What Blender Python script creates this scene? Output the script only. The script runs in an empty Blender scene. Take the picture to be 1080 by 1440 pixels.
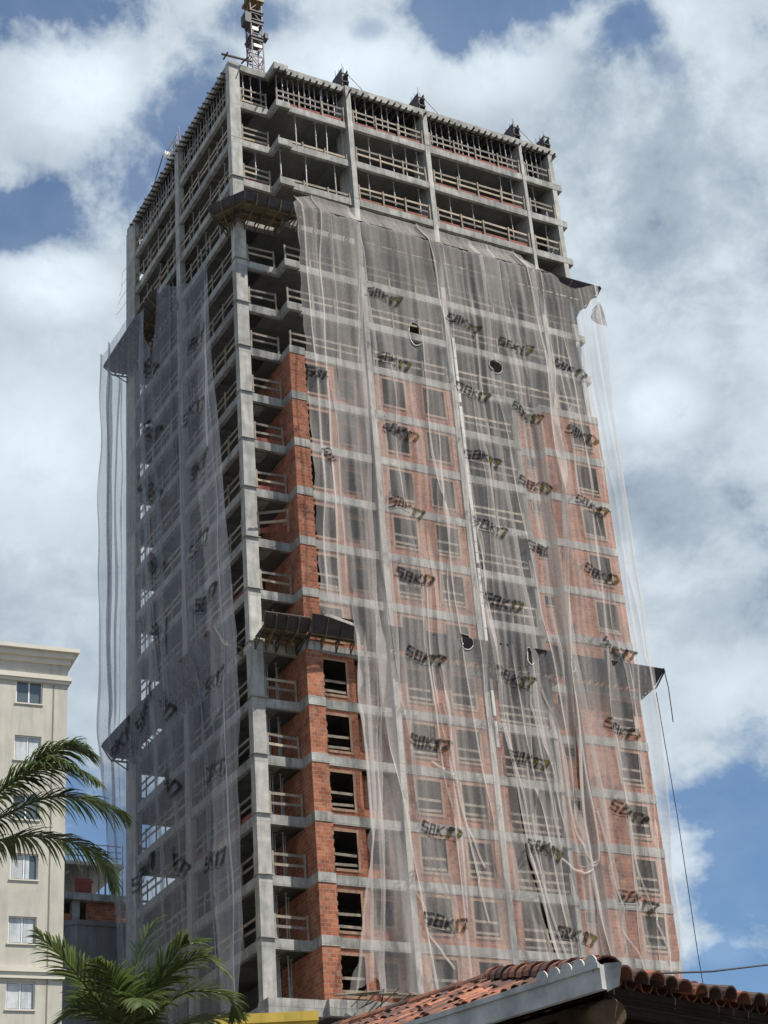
import bpy, bmesh, math, random
import numpy as np
from mathutils import Vector, Matrix
random.seed(7)
rng = np.random.default_rng(11)
SC = bpy.context.scene
COL = SC.collection

# ------------------------------------------------------------------ camera
CAM = Vector((-32.22, -69.96, 1.71)); F_PX = 2463.3
YAW, TILT, ROLL = 0.52193, 0.51001, -0.08196
fw = Vector((math.sin(YAW)*math.cos(TILT), math.cos(YAW)*math.cos(TILT), math.sin(TILT)))
r0 = Vector((math.cos(YAW), -math.sin(YAW), 0)); u0 = r0.cross(fw)
rr = math.cos(ROLL)*r0 + math.sin(ROLL)*u0; uu = -math.sin(ROLL)*r0 + math.cos(ROLL)*u0
cam_data = bpy.data.cameras.new('camera'); cam = bpy.data.objects.new('camera', cam_data); COL.objects.link(cam)
m = Matrix((rr, uu, -fw)).transposed().to_4x4(); m.translation = CAM
cam.matrix_world = m
cam_data.sensor_fit = 'VERTICAL'; cam_data.sensor_height = 36.0; cam_data.lens = 36.0*F_PX/1440.0
cam_data.clip_start = 0.1; cam_data.clip_end = 6000
SC.camera = cam
SC.view_settings.view_transform = 'Standard'; SC.view_settings.look = 'None'
SC.view_settings.exposure = 0.42; SC.view_settings.gamma = 1.0
SC.cycles.transparent_max_bounces = 32

# ------------------------------------------------------------------ sun and sky
SUN = Vector((0.9, -1.0, 2.2)).normalized()
sun_el = math.asin(SUN.z); sun_az = math.atan2(SUN.x, SUN.y)
sl = bpy.data.lights.new('sun', 'SUN'); sl.energy = 5.0; sl.angle = math.radians(0.55); sl.color = (1.0, 0.94, 0.85)
so = bpy.data.objects.new('sun', sl); COL.objects.link(so)
so.rotation_euler = SUN.to_track_quat('Z', 'Y').to_euler(); so.location = (40, -40, 90)

def build_world():
    w = bpy.data.worlds.new('World'); SC.world = w; w.use_nodes = True
    nt = w.node_tree; N = nt.nodes; L = nt.links; N.clear()
    def nd(t, **k):
        n = N.new(t)
        for a, b in k.items(): setattr(n, a, b)
        return n
    def math_(op, a, b=None, c=None, clamp=False):
        n = nd('ShaderNodeMath', operation=op, use_clamp=clamp)
        for i, v in enumerate((a, b, c)):
            if v is None: continue
            if isinstance(v, (int, float)): n.inputs[i].default_value = v
            else: L.new(v, n.inputs[i])
        return n.outputs[0]
    out = nd('ShaderNodeOutputWorld'); bg = nd('ShaderNodeBackground')
    sky = nd('ShaderNodeTexSky', sky_type='NISHITA', sun_disc=False)
    sky.sun_elevation = sun_el; sky.sun_rotation = sun_az; sky.air_density = 1.0; sky.dust_density = 0.4; sky.ozone_density = 2.0
    tc = nd('ShaderNodeTexCoord'); sep = nd('ShaderNodeSeparateXYZ'); L.new(tc.outputs['Generated'], sep.inputs[0])
    x, y, z = sep.outputs
    deg = 180/math.pi
    az = math_('MULTIPLY', math_('ARCTAN2', x, y), deg); el = math_('MULTIPLY', math_('ARCSINE', z), deg)
    # cloud layer coordinates: azimuth / elevation in degrees, slightly stretched sideways
    cv = nd('ShaderNodeCombineXYZ'); L.new(math_('MULTIPLY', az, .78), cv.inputs[0]); L.new(el, cv.inputs[1])
    def noise(scale, det=6, rough=.55, dist=0.0, off=0.0):
        mp = nd('ShaderNodeMapping'); L.new(cv.outputs[0], mp.inputs[0]); mp.inputs['Location'].default_value = (off, off*.7, off*.3)
        n = nd('ShaderNodeTexNoise'); L.new(mp.outputs[0], n.inputs['Vector'])
        n.inputs['Scale'].default_value = scale; n.inputs['Detail'].default_value = det
        n.inputs['Roughness'].default_value = rough; n.inputs['Distortion'].default_value = dist
        return n.outputs['Fac']
    n1 = noise(.16, 9, .6, .35); n2 = noise(.45, 8, .62, .2, 17.0); n3 = noise(.09, 4, .5, .2, 40.0); n4 = noise(1.1, 7, .6, .3, 63.0)
    def blob(a, e, ra, re):
        da = math_('DIVIDE', math_('SUBTRACT', az, a), ra); de = math_('DIVIDE', math_('SUBTRACT', el, e), re)
        d = math_('SQRT', math_('ADD', math_('MULTIPLY', da, da), math_('MULTIPLY', de, de)))
        d = math_('ADD', d, math_('MULTIPLY', math_('SUBTRACT', n1, .5), 2.6))
        d = math_('ADD', d, math_('MULTIPLY', math_('SUBTRACT', n2, .5), 1.7))
        mr = nd('ShaderNodeMapRange', interpolation_type='SMOOTHSTEP'); d = math_('ADD', d, math_('MULTIPLY', math_('SUBTRACT', n4, .5), .6)); L.new(d, mr.inputs[0])
        mr.inputs[1].default_value = 1.3; mr.inputs[2].default_value = .3; mr.inputs[3].default_value = 0; mr.inputs[4].default_value = 1
        return mr.outputs[0]
    def union(lst):
        o = None
        for a in lst:
            b = blob(*a[:4])
            if len(a) > 4: b = math_('MULTIPLY', b, a[4])
            o = b if o is None else math_('MAXIMUM', o, b)
        return o
    blue = union([(17.0, 45.6, 4.5, 1.5), (16.3, 39.0, 3.6, 1.1), (20.8, 40.0, 2.2, 2.0, .85), (22.8, 42.4, 2.6, 2.2, .8), (26.5, 45.3, 2.5, .9, .7),
                  (37.5, 45.0, 6.0, 1.4), (42.4, 43.4, 2.2, 1.0, .75), (40.6, 17.0, 2.6, 3.0), (38.2, 13.2, 4, 1.6), (19.2, 18.6, 2.4, 2.4, .9), (43.5, 42.0, 1.0, .8, .4), (31, 44.6, 1.2, .5, .4),
                  (75, 32, 22, 18), (-22, 36, 20, 16), (140, 40, 55, 34), (-110, 42, 60, 34), (0, 76, 200, 18)])  # final row: unseen blue gaps added to lower the ambient light
    white = union([(18.6, 43.0, 3.4, 1.7), (17.5, 36.8, 2.6, 1.3), (30, 43.6, 5.0, 1.6, .8), (36, 42.8, 3, 1.0, .7), (40.6, 31.5, 1.8, 1.3, .9), (17.0, 31.5, 3.5, 3.0, .7), (42.0, 22, 2.4, 1.2, .5), (39.6, 14.2, 1.0, .5)])
    grey = union([(42.8, 38.0, 4.6, 5.0, .85), (40, 28.4, 3.4, 2.2, .8), (41.5, 24.6, 3, 1.2, .5), (16.5, 27, 3, 2, .4), (43.5, 33.4, 1.2, 1.5, .6)])
    # cloud brightness
    b = math_('ADD', .65, math_('MULTIPLY', math_('SUBTRACT', n2, .5), .40))
    b = math_('ADD', b, math_('MULTIPLY', math_('SUBTRACT', n1, .5), .5))
    b = math_('ADD', b, math_('MULTIPLY', white, .24)); b = math_('SUBTRACT', b, math_('MULTIPLY', grey, .17))
    b = math_('MAXIMUM', b, .2)
    warm = nd('ShaderNodeMix', data_type='RGBA'); L.new(math_('MULTIPLY', math_('SUBTRACT', b, .25), 2.2, clamp=True), warm.inputs[0])
    warm.inputs[6].default_value = (.72, .93, 1.17, 1); warm.inputs[7].default_value = (.86, .98, 1.08, 1)
    cc = nd('ShaderNodeMix', data_type='RGBA', blend_type='MULTIPLY'); cc.inputs[0].default_value = 1
    L.new(warm.outputs[2], cc.inputs[6]); cb = nd('ShaderNodeCombineColor'); [L.new(b, cb.inputs[i]) for i in range(3)]; L.new(cb.outputs[0], cc.inputs[7])
    skyb = nd('ShaderNodeMix', data_type='RGBA', blend_type='MULTIPLY'); skyb.inputs[0].default_value = 1
    L.new(sky.outputs[0], skyb.inputs[6]); skyb.inputs[7].default_value = (.036, .074, .102, 1)
    veil = math_('MULTIPLY', math_('SUBTRACT', 1.0, blue), 1.0)
    # thin haze of cloud stays in the gaps, thicker toward the horizon
    vb = math_('MAXIMUM', veil, math_('ADD', .12, math_('MULTIPLY', n3, .25)))
    mx = nd('ShaderNodeMix', data_type='RGBA'); L.new(vb, mx.inputs[0]); L.new(skyb.outputs[2], mx.inputs[6]); L.new(cc.outputs[2], mx.inputs[7])
    L.new(mx.outputs[2], bg.inputs[0]); bg.inputs[1].default_value = 0.78
    L.new(bg.outputs[0], out.inputs[0])
build_world()

# ------------------------------------------------------------------ materials
def new_mat(name):
    mt = bpy.data.materials.new(name); mt.use_nodes = True; nt = mt.node_tree; nt.nodes.clear()
    return mt, nt.nodes, nt.links
def bsdf_mat(name, base, rough=.85, var=.25, nscale=3.0, streak=0.0, panel=None, bump=.15, metal=0.0, spec=.3, bscale=None, c2=None):
    """base colour varied by noise, vertical streaks and optional formwork panels; coordinates from UV in metres"""
    mt, N, L = new_mat(name)
    out = N.new('ShaderNodeOutputMaterial'); P = N.new('ShaderNodeBsdfPrincipled'); L.new(P.outputs[0], out.inputs[0])
    P.inputs['Roughness'].default_value = rough; P.inputs['Metallic'].default_value = metal; P.inputs['Specular IOR Level'].default_value = spec
    geo = N.new('ShaderNodeNewGeometry'); pos = geo.outputs['Position']
    n = N.new('ShaderNodeTexNoise'); L.new(pos, n.inputs['Vector']); n.inputs['Scale'].default_value = nscale; n.inputs['Detail'].default_value = 8; n.inputs['Roughness'].default_value = .62
    r = N.new('ShaderNodeValToRGB'); L.new(n.outputs[0], r.inputs[0])
    lo = tuple(c*(1-var) for c in base); hi = tuple(min(1, c*(1+var)) for c in (c2 or base))
    r.color_ramp.elements[0].position = .32; r.color_ramp.elements[1].position = .68
    r.color_ramp.elements[0].color = (*lo, 1); r.color_ramp.elements[1].color = (*hi, 1)
    col = r.outputs[0]
    def mul(col, fac_out, lo, hi, a=.35, b=.65):
        mr = N.new('ShaderNodeMapRange'); L.new(fac_out, mr.inputs[0]); mr.inputs[1].default_value = a; mr.inputs[2].default_value = b; mr.inputs[3].default_value = lo; mr.inputs[4].default_value = hi
        mx = N.new('ShaderNodeMix'); mx.data_type = 'RGBA'; mx.blend_type = 'MULTIPLY'; mx.inputs[0].default_value = 1
        cb = N.new('ShaderNodeCombineColor'); [L.new(mr.outputs[0], cb.inputs[i]) for i in range(3)]
        L.new(col, mx.inputs[6]); L.new(cb.outputs[0], mx.inputs[7]); return mx.outputs[2]
    if streak:
        mp = N.new('ShaderNodeMapping'); L.new(pos, mp.inputs[0]); mp.inputs['Scale'].default_value = (2.6, 2.6, .35)
        s = N.new('ShaderNodeTexNoise'); L.new(mp.outputs[0], s.inputs['Vector']); s.inputs['Scale'].default_value = 1.6; s.inputs['Detail'].default_value = 6
        col = mul(col, s.outputs[0], 1-streak, 1.0, .36, .56)
    if panel:
        uv = N.new('ShaderNodeUVMap')
        b = N.new('ShaderNodeTexBrick'); L.new(uv.outputs[0], b.inputs['Vector']); b.inputs['Scale'].default_value = 1
        b.inputs['Brick Width'].default_value = panel[0]; b.inputs['Row Height'].default_value = panel[1]; b.inputs['Mortar Size'].default_value = .012; b.inputs['Bias'].default_value = 0
        b.offset = .37; b.inputs[1].default_value = (.78, .78, .78, 1); b.inputs[2].default_value = (1.12, 1.12, 1.1, 1); b.inputs[3].default_value = (.6, .6, .6, 1)
        mx = N.new('ShaderNodeMix'); mx.data_type = 'RGBA'; mx.blend_type = 'MULTIPLY'; mx.inputs[0].default_value = 1
        L.new(col, mx.inputs[6]); L.new(b.outputs[0], mx.inputs[7]); col = mx.outputs[2]
    L.new(col, P.inputs['Base Color'])
    if bump:
        n2 = N.new('ShaderNodeTexNoise'); L.new(pos, n2.inputs['Vector']); n2.inputs['Scale'].default_value = bscale or nscale*5; n2.inputs['Detail'].default_value = 5
        bp = N.new('ShaderNodeBump'); bp.inputs['Strength'].default_value = bump; bp.inputs['Distance'].default_value = .03
        L.new(n2.outputs[0], bp.inputs['Height']); L.new(bp.outputs[0], P.inputs['Normal'])
    return mt
def brick_mat(name, c1, c2, mortar, bw=.30, rh=.195, ms=.012):
    mt, N, L = new_mat(name)
    out = N.new('ShaderNodeOutputMaterial'); P = N.new('ShaderNodeBsdfPrincipled'); L.new(P.outputs[0], out.inputs[0]); P.inputs['Roughness'].default_value = .9; P.inputs['Specular IOR Level'].default_value = .2
    uv = N.new('ShaderNodeUVMap'); geo = N.new('ShaderNodeNewGeometry')
    wn = N.new('ShaderNodeTexNoise'); L.new(geo.outputs['Position'], wn.inputs['Vector']); wn.inputs['Scale'].default_value = 4
    ad = N.new('ShaderNodeMix'); ad.data_type = 'RGBA'; ad.blend_type = 'LINEAR_LIGHT'; ad.inputs[0].default_value = .02
    L.new(uv.outputs[0], ad.inputs[6]); L.new(wn.outputs['Color'], ad.inputs[7])
    b = N.new('ShaderNodeTexBrick'); L.new(ad.outputs[2], b.inputs['Vector']); b.inputs['Scale'].default_value = 1
    b.inputs['Brick Width'].default_value = bw; b.inputs['Row Height'].default_value = rh; b.inputs['Mortar Size'].default_value = ms; b.inputs['Mortar Smooth'].default_value = .3
    b.inputs[1].default_value = (*c1, 1); b.inputs[2].default_value = (*c2, 1); b.inputs[3].default_value = (*mortar, 1)
    n = N.new('ShaderNodeTexNoise'); L.new(geo.outputs['Position'], n.inputs['Vector']); n.inputs['Scale'].default_value = 1.1; n.inputs['Detail'].default_value = 7; n.inputs['Roughness'].default_value = .65
    mr = N.new('ShaderNodeMapRange'); L.new(n.outputs[0], mr.inputs[0]); mr.inputs[1].default_value = .3; mr.inputs[2].default_value = .7; mr.inputs[3].default_value = .58; mr.inputs[4].default_value = 1.25
    mx = N.new('ShaderNodeMix'); mx.data_type = 'RGBA'; mx.blend_type = 'MULTIPLY'; mx.inputs[0].default_value = 1
    cb = N.new('ShaderNodeCombineColor'); [L.new(mr.outputs[0], cb.inputs[i]) for i in range(3)]
    L.new(b.outputs[0], mx.inputs[6]); L.new(cb.outputs[0], mx.inputs[7])
    # mortar smears on the raw masonry
    n3 = N.new('ShaderNodeTexNoise'); L.new(geo.outputs['Position'], n3.inputs['Vector']); n3.inputs['Scale'].default_value = 2.7; n3.inputs['Detail'].default_value = 9; n3.inputs['Roughness'].default_value = .7
    m3 = N.new('ShaderNodeMapRange'); L.new(n3.outputs[0], m3.inputs[0]); m3.inputs[1].default_value = .52; m3.inputs[2].default_value = .72; m3.inputs[3].default_value = 0; m3.inputs[4].default_value = .6
    mx2 = N.new('ShaderNodeMix'); mx2.data_type = 'RGBA'; L.new(m3.outputs[0], mx2.inputs[0]); L.new(mx.outputs[2], mx2.inputs[6]); mx2.inputs[7].default_value = (*mortar, 1)
    L.new(mx2.outputs[2], P.inputs['Base Color'])
    bp = N.new('ShaderNodeBump'); bp.inputs['Strength'].default_value = .5; bp.inputs['Distance'].default_value = .02; bp.invert = True
    L.new(b.outputs['Fac'], bp.inputs['Height']); L.new(bp.outputs[0], P.inputs['Normal'])
    return mt
M = {}
M['concrete'] = bsdf_mat('concrete', (.37, .363, .34), .9, .30, 1.3, .30, (1.9, 2.9), .25, bscale=9)
M['concrete_dark'] = bsdf_mat('concrete_shaded', (.10, .095, .09), .9, .25, .9, .15, (2.4, 1.4), .2)  # concrete with the gloom of the rooms put into its colour
M['column'] = bsdf_mat('column_concrete', (.44, .43, .40), .9, .24, 1.5, .22, (1.9, 2.9), .2, bscale=9)
M['soffit'] = bsdf_mat('concrete_soffit_shaded', (.17, .165, .155), .9, .22, .8, 0, (1.1, 2.2), .2)  # same concrete, colour lowered to carry the ceiling shade
M['brick'] = brick_mat('hollow_clay_brick', (.42, .15, .078), (.26, .085, .05), (.33, .26, .20))
M['brick_inside'] = brick_mat('clay_brick_shaded', (.30, .10, .05), (.23, .075, .04), (.22, .17, .13))  # darker copy of the brick, recess shade included in the colour
M['mortar'] = bsdf_mat('mortar', (.34, .215, .15), .92, .2, 4, 0, None, .3)
M['timber'] = bsdf_mat('raw_timber', (.28, .235, .185), .85, .35, 2.2, 0, None, .2)
M['timber_grey'] = bsdf_mat('greyed_timber', (.20, .175, .15), .88, .35, 2.2, 0, None, .2)
M['timber_fresh'] = bsdf_mat('fresh_timber', (.40, .33, .245), .82, .25, 2.2, 0, None, .2)
M['timber_dark'] = bsdf_mat('weathered_timber', (.085, .07, .055), .88, .4, 1.6, 0, None, .3)
M['timber_green'] = bsdf_mat('mossy_timber', (.15, .12, .07), .88, .35, 2.0, 0, None, .3)
M['red_board'] = bsdf_mat('red_painted_board', (.24, .075, .055), .8, .35, 2.0, 0, None, .1)
M['steel'] = bsdf_mat('galvanised_steel', (.33, .33, .33), .5, .2, 5, 0, None, .05, .3)
M['steel_dark'] = bsdf_mat('dark_painted_steel', (.045, .047, .055), .6, .3, 4, 0, None, .1, .0)
M['steel_light'] = bsdf_mat('grey_painted_steel', (.22, .22, .24), .55, .25, 4, 0, None, .1, .0)
M['crane_steel'] = bsdf_mat('dull_red_steel', (.21, .155, .155), .6, .35, 4, 0, None, .1)
M['yellow_steel'] = bsdf_mat('yellow_painted_steel', (.14, .105, .035), .55, .25, 4, 0, None, .1)
M['plywood'] = bsdf_mat('film_faced_plywood', (.05, .042, .045), .6, .35, 2, 0, None, .15)
M['rust'] = bsdf_mat('rusty_rebar', (.13, .075, .05), .85, .3, 8, 0, None, .2)
M['white'] = bsdf_mat('white_plastic', (.78, .78, .76), .5, .06, 4, 0, None, .05)
M['rope'] = bsdf_mat('dark_rope', (.05, .05, .055), .9, .2, 4, 0, None, .1)

# ------------------------------------------------------------------ mesh builder
class MB:
    def __init__(s): s.v = []; s.f = []; s.uv = []; s.mi = []
    def face(s, pts, uv=None, mi=0):
        i = len(s.v); s.v += [tuple(p) for p in pts]; s.f.append(tuple(range(i, i+len(pts)))); s.mi.append(mi)
        if uv is None:
            a, b, c = (Vector(p) for p in pts[:3]); n = (b-a).cross(c-a)
            ax = max(range(3), key=lambda k: abs(n[k]))
            uv = [((p[1], p[2]) if ax == 0 else (p[0], p[2]) if ax == 1 else (p[0], p[1])) for p in pts]
        s.uv.append(uv)
    def box(s, x0, y0, z0, x1, y1, z1, mi=0):
        P = [(x0,y0,z0),(x1,y0,z0),(x1,y1,z0),(x0,y1,z0),(x0,y0,z1),(x1,y0,z1),(x1,y1,z1),(x0,y1,z1)]
        for q in ((0,3,2,1),(4,5,6,7),(0,1,5,4),(1,2,6,5),(2,3,7,6),(3,0,4,7)): s.face([P[k] for k in q], None, mi)
        return s
    def prism(s, outline, z0, z1, mi=0):          # outline counter-clockwise
        s.face([(x, y, z1) for x, y in outline], None, mi); s.face([(x, y, z0) for x, y in reversed(outline)], None, mi)
        n = len(outline)
        for i in range(n):
            a, b = outline[i], outline[(i+1) % n]
            s.face([(a[0],a[1],z0),(b[0],b[1],z0),(b[0],b[1],z1),(a[0],a[1],z1)], None, mi)
        return s
    def bar(s, a, b, w, h=None, up=(0,0,1), mi=0):  # rectangular bar between two points
        a = Vector(a); b = Vector(b); d = (b-a).normalized(); h = h or w
        up = Vector(up)
        if abs(d.dot(up)) > .98: up = Vector((1, 0, 0))
        r = d.cross(up).normalized()*w/2; u = r.normalized().cross(d).normalized()*h/2
        P = [a-r-u, a+r-u, a+r+u, a-r+u, b-r-u, b+r-u, b+r+u, b-r+u]
        for q in ((0,1,2,3),(7,6,5,4),(0,4,5,1),(1,5,6,2),(2,6,7,3),(3,7,4,0)): s.face([P[k] for k in q], None, mi)
        return s
    def tube(s, pts, rad, n=6, caps=True, mi=0):
        pts = [Vector(p) for p in pts]; rads = rad if isinstance(rad, (list, tuple)) else [rad]*len(pts)
        rings = []
        for i, p in enumerate(pts):
            d = (pts[min(i+1, len(pts)-1)]-pts[max(i-1, 0)]).normalized()
            up = Vector((0,0,1)) if abs(d.z) < .95 else Vector((1,0,0))
            r = d.cross(up).normalized(); u = r.cross(d)
            rings.append([p+(r*math.cos(t)+u*math.sin(t))*rads[i] for t in [2*math.pi*k/n for k in range(n)]])
        for a, b in zip(rings, rings[1:]):
            for k in range(n): s.face([a[k], b[k], b[(k+1) % n], a[(k+1) % n]], None, mi)
        if caps: s.face(rings[0], None, mi); s.face(list(reversed(rings[-1])), None, mi)
        return s
    def mesh(s, name, mats):
        me = bpy.data.meshes.new(name); me.from_pydata(s.v, [], s.f)
        ul = me.uv_layers.new(name='UVMap'); fl = [c for q in s.uv for t in q for c in t]; ul.data.foreach_set('uv', fl)
        for mt in (mats if isinstance(mats, (list, tuple)) else [mats]): me.materials.append(mt)
        me.polygons.foreach_set('material_index', s.mi); me.validate(); me.update(); return me
    def obj(s, name, mats, parent=None, loc=None):
        o = bpy.data.objects.new(name, s.mesh(name, mats)); COL.objects.link(o)
        if parent: o.parent = parent
        if loc is not None: o.location = loc
        return o
def inst(name, me, parent=None, loc=(0,0,0), rz=0):
    o = bpy.data.objects.new(name, me); COL.objects.link(o); o.parent = parent; o.location = loc; o.rotation_euler = (0,0,rz); return o
def tag(o, label, cat, group=None):
    o['label'] = label; o['category'] = cat
    if group: o['group'] = group
    return o
def thing(name, label, cat, loc=(0,0,0), rz=0, group=None):
    o = bpy.data.objects.new(name, None); COL.objects.link(o); o.location = loc; o.rotation_euler = (0,0,rz); o.empty_display_size = .3
    return tag(o, label, cat, group)
def ordn(k): return ['roof','first','second','third','fourth','fifth','sixth','seventh','eighth','ninth','tenth','eleventh','twelfth','thirteenth','fourteenth','fifteenth','sixteenth','seventeenth','eighteenth','nineteenth'][k]

# ------------------------------------------------------------------ ground
mb = MB(); mb.box(-3000, -3000, -.5, 3000, 3000, 0)
g = mb.obj('ground', bsdf_mat('asphalt', (.11, .107, .1), .95, .25, .6, 0, None, .2)); g['kind'] = 'structure'

# ------------------------------------------------------------------ the tower
Z0, H, W, D = 20.7, 2.9, 22.32, 17.0
def zf(k): return Z0 + (19-k)*H                  # top of slab k, 0 = roof
YF = -.91
BE = .47                                         # beam depth below slab top
tower = thing('tower_block', 'unfinished concrete and red brick tower block, part wrapped in torn netting', 'building', (0,0,0))
def outline(brick):
    o = [(0,0),(2.46,0),(2.46,-1.02),(3.37,-1.02),(3.37,-.80),(7.2,-.80),(7.2,YF)]
    o += [(16.7,YF),(16.7,-.42),(18.3,-.42),(18.3,YF)] if brick else []
    return o + [(W,YF),(W,D),(0,D)]
for k in range(0, 20):
    o = outline(k >= 7); z = zf(k); mb = MB()
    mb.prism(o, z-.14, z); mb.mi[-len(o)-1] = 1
    # edge beams under the slab rim
    t = .22; zb, zt = z-BE, z-.14
    mb.box(0, 0, zb, 2.46, t, zt); mb.box(2.46, -1.02, zb, 2.46+t, t, zt); mb.box(2.46+t, -1.02, zb, 3.37, -1.02+t, zt)
    mb.box(3.37, -.80, zb, 7.2, -.80+t, zt)
    if k >= 7:
        mb.box(7.2, YF, zb, 16.7, YF+t, zt); mb.box(16.7, -.42, zb, 18.3, -.42+t, zt); mb.box(18.3, YF, zb, W, YF+t, zt)
        mb.box(16.7-t, YF+t, zb, 16.7, -.42+t, zt); mb.box(18.3, YF+t, zb, 18.3+t, -.42+t, zt)
    else: mb.box(7.2, YF, zb, W, YF+t, zt)
    mb.box(0, t, zb, t, D, zt); mb.box(t, D-t, zb, W, D, zt); mb.box(W-t, YF+t, zb, W, D-t, zt)
    # inner beams across the soffit, fairly shallow
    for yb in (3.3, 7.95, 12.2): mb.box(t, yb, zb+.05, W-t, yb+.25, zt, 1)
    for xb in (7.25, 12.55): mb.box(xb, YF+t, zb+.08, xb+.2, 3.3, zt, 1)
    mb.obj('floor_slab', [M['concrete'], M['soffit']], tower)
    # upper floors: dark sheet stands in for the unlit shaft opening over the corner recess; pale plaster patch lower down
    if 1 <= k <= 18:
        mb = MB(); mb.box(.95, .75, z-.19, 1.75, 1.75, z-.145)
        mb.obj('ceiling_panel', M['plywood'] if k < 8 else M['concrete'], tower)
# columns: continuous, one mesh each
def column(x0, y0, x1, y1, zt=None, zb=0.0):
    mb = MB(); top = zf(0)-BE if zt is None else zt
    for k in range(26, 0, -1):                  # one lift of formwork per storey, each a little off the last
        j = random.uniform(-.008, .008); q = random.uniform(-.008, .008)
        a, b = Z0+(19-k)*H, Z0+(19-k+1)*H
        if b > top: b = top
        if a < zb: continue
        mb.box(x0+j, y0+q, a, x1+j, y1+q, b)
    return mb.obj('column', M['column'], tower)
column(-.05, -.07, .62, .42, zf(0)-.02)
column(7.2, YF-.03, 7.52, .6); column(12.46, YF-.03, 12.78, .6); column(19.41, YF-.028, 19.63, .6, None, zf(7)); column(21.62, YF+.02, 21.95, .6, None, zf(7))
column(-.04, 7.9, .3, 8.5); column(-.04, 15.5, .3, D+.03); column(12.3, D-.4, 12.7, D+.03); column(3.9, D-.4, 4.3, D+.03); column(21.9, 7.9, W+.04, 8.5)
for k in range(3, 20):                           # ledges of the formwork joints on the corner column
    mb = MB(); mb.box(-.12, -.16, zf(k)-.03, .72, -.07, zf(k)+.015); mb.box(-.12, -.07, zf(k)-.03, -.05, .42, zf(k)+.015)
    mb.obj('joint_ledge', M['concrete'], tower)
# interior walls that close the view through the floors, coloured dark for unlit rooms
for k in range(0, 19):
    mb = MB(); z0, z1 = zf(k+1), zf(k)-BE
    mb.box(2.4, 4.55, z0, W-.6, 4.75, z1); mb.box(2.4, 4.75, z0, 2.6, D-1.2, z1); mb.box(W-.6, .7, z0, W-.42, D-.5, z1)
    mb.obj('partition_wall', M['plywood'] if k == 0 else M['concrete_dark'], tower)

def wall(mb, x0, x1, yf, th, z0, z1, ops=()):
    """front wall with rectangular openings (x0,x1,z0,z1)"""
    xs = x0
    for (a, b, c, d) in sorted(ops):
        mb.box(xs, yf, z0, a, yf+th, z1); mb.box(a, yf, z0, b, yf+th, c); mb.box(a, yf, d, b, yf+th, z1); xs = b
    mb.box(xs, yf, z0, x1, yf+th, z1)
def window(x0, x1, yf, z0, z1, boards, th=.14, b=.13):
    """rendered surround, a touch proud of the brick, with guard boards nailed across the empty opening"""
    mb = MB(); p = .012
    mb.box(x0-b, yf-p, z0-b, x0, yf+th+p, z1+b); mb.box(x1, yf-p, z0-b, x1+b, yf+th+p, z1+b)
    mb.box(x0, yf-p, z1, x1, yf+th+p, z1+b); mb.box(x0, yf-p-.03, z0-b, x1, yf+th+p, z0)
    w = mb.obj('window', M['mortar'], tower)
    for h in boards:
        j = random.uniform(-.05, .05); q = random.uniform(-.03, .03)
        m2 = MB(); zc = z0+(z1-z0)*h; m2.bar((x0+.01, yf+.05, zc+j), (x1-.01, yf+.05, zc+j+q), .03, .13)
        m2.obj('guard_board', M['timber'], w)
    return w
for k in range(7, 19):
    z0, z1 = zf(k+1), zf(k)-BE; fl = zf(k+1)
    mb = MB()
    # toothed pilaster: alternate courses stick out
    n = 12; hh = (z1-z0)/n
    for i in range(n):
        e = .05 if i % 2 else 0.0; e2 = e if random.random() < .8 else random.uniform(-.06, .06)
        mb.box(2.46, -.99, z0+i*hh, 3.34+e2, -.70, z0+(i+1)*hh)
    mb.box(2.46, -.70, z0, 2.62, 3.28, z1)                                     # side wall of the recess
    w1 = (3.47, 4.7, fl+.33, fl+2.12); wall(mb, 3.34, 5.2, -.74, .16, z0, z1, [w1])
    mb.box(5.05, -.58, z0, 5.2, .1, z1)
    wr = (5.85, 6.75, fl+.95, fl+2.1); wall(mb, 5.2, 7.2, -.02, .14, z0, z1, [wr])
    w2 = (8.05, 9.4, fl+.52, fl+2.2); w3 = (10.6, 11.92, fl+.52, fl+2.2)
    mb.obj('brick_wall', M['brick'], tower); mb = MB()
    wall(mb, 7.53, 12.45, YF+.035, .16, z0, z1, [w2, w3])
    mb.obj('brick_wall', M['brick'], tower); mb = MB()
    if k >= 13: MB().box(12.79, YF+.05, z0, 13.3, YF+.2, z1).obj('brick_wall', M['brick'], tower)
    mb.box(16.72, -.40, z0, 16.88, 2.4, z1)
    wv = (17.3, 17.95, fl+1.75, fl+2.3); wall(mb, 16.88, 18.3, -.39, .14, z0, z1, [wv]); mb.box(18.3, YF+.2, z0, 18.45, -.24, z1)
    w4 = (20.32, 21.66, fl+.5, fl+2.2); wall(mb, 18.3, W-.03, YF+.035, .16, z0, z1, [w4])
    mb.box(W-.19, YF+.2, z0, W-.03, D, z1)
    mb.obj('brick_wall', M['brick'], tower)
    mb = MB(); mb.box(16.4, YF+.06, z0, 16.68, -.1, z1); mb.obj('balcony_pier', M['concrete'], tower)
    g2 = (.12, .42) if k >= 10 else ()
    window(*w1[:2], -.74, *w1[2:], (.10, .42) if k >= 11 else ()); window(*wr[:2], -.02, *wr[2:], ())
    window(*w2[:2], YF+.035, *w2[2:], g2); window(*w3[:2], YF+.035, *w3[2:], g2); window(*w4[:2], YF+.035, *w4[2:], g2 if k >= 12 else (.1,))
    window(*wv[:2], -.39, *wv[2:], (), b=.06)
    # brick infill at the back of the corner recess and balcony
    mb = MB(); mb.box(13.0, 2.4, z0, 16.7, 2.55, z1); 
    mb.obj('balcony_back_wall', M['brick_inside'] if k > 12 else M['concrete_dark'], tower)
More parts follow.
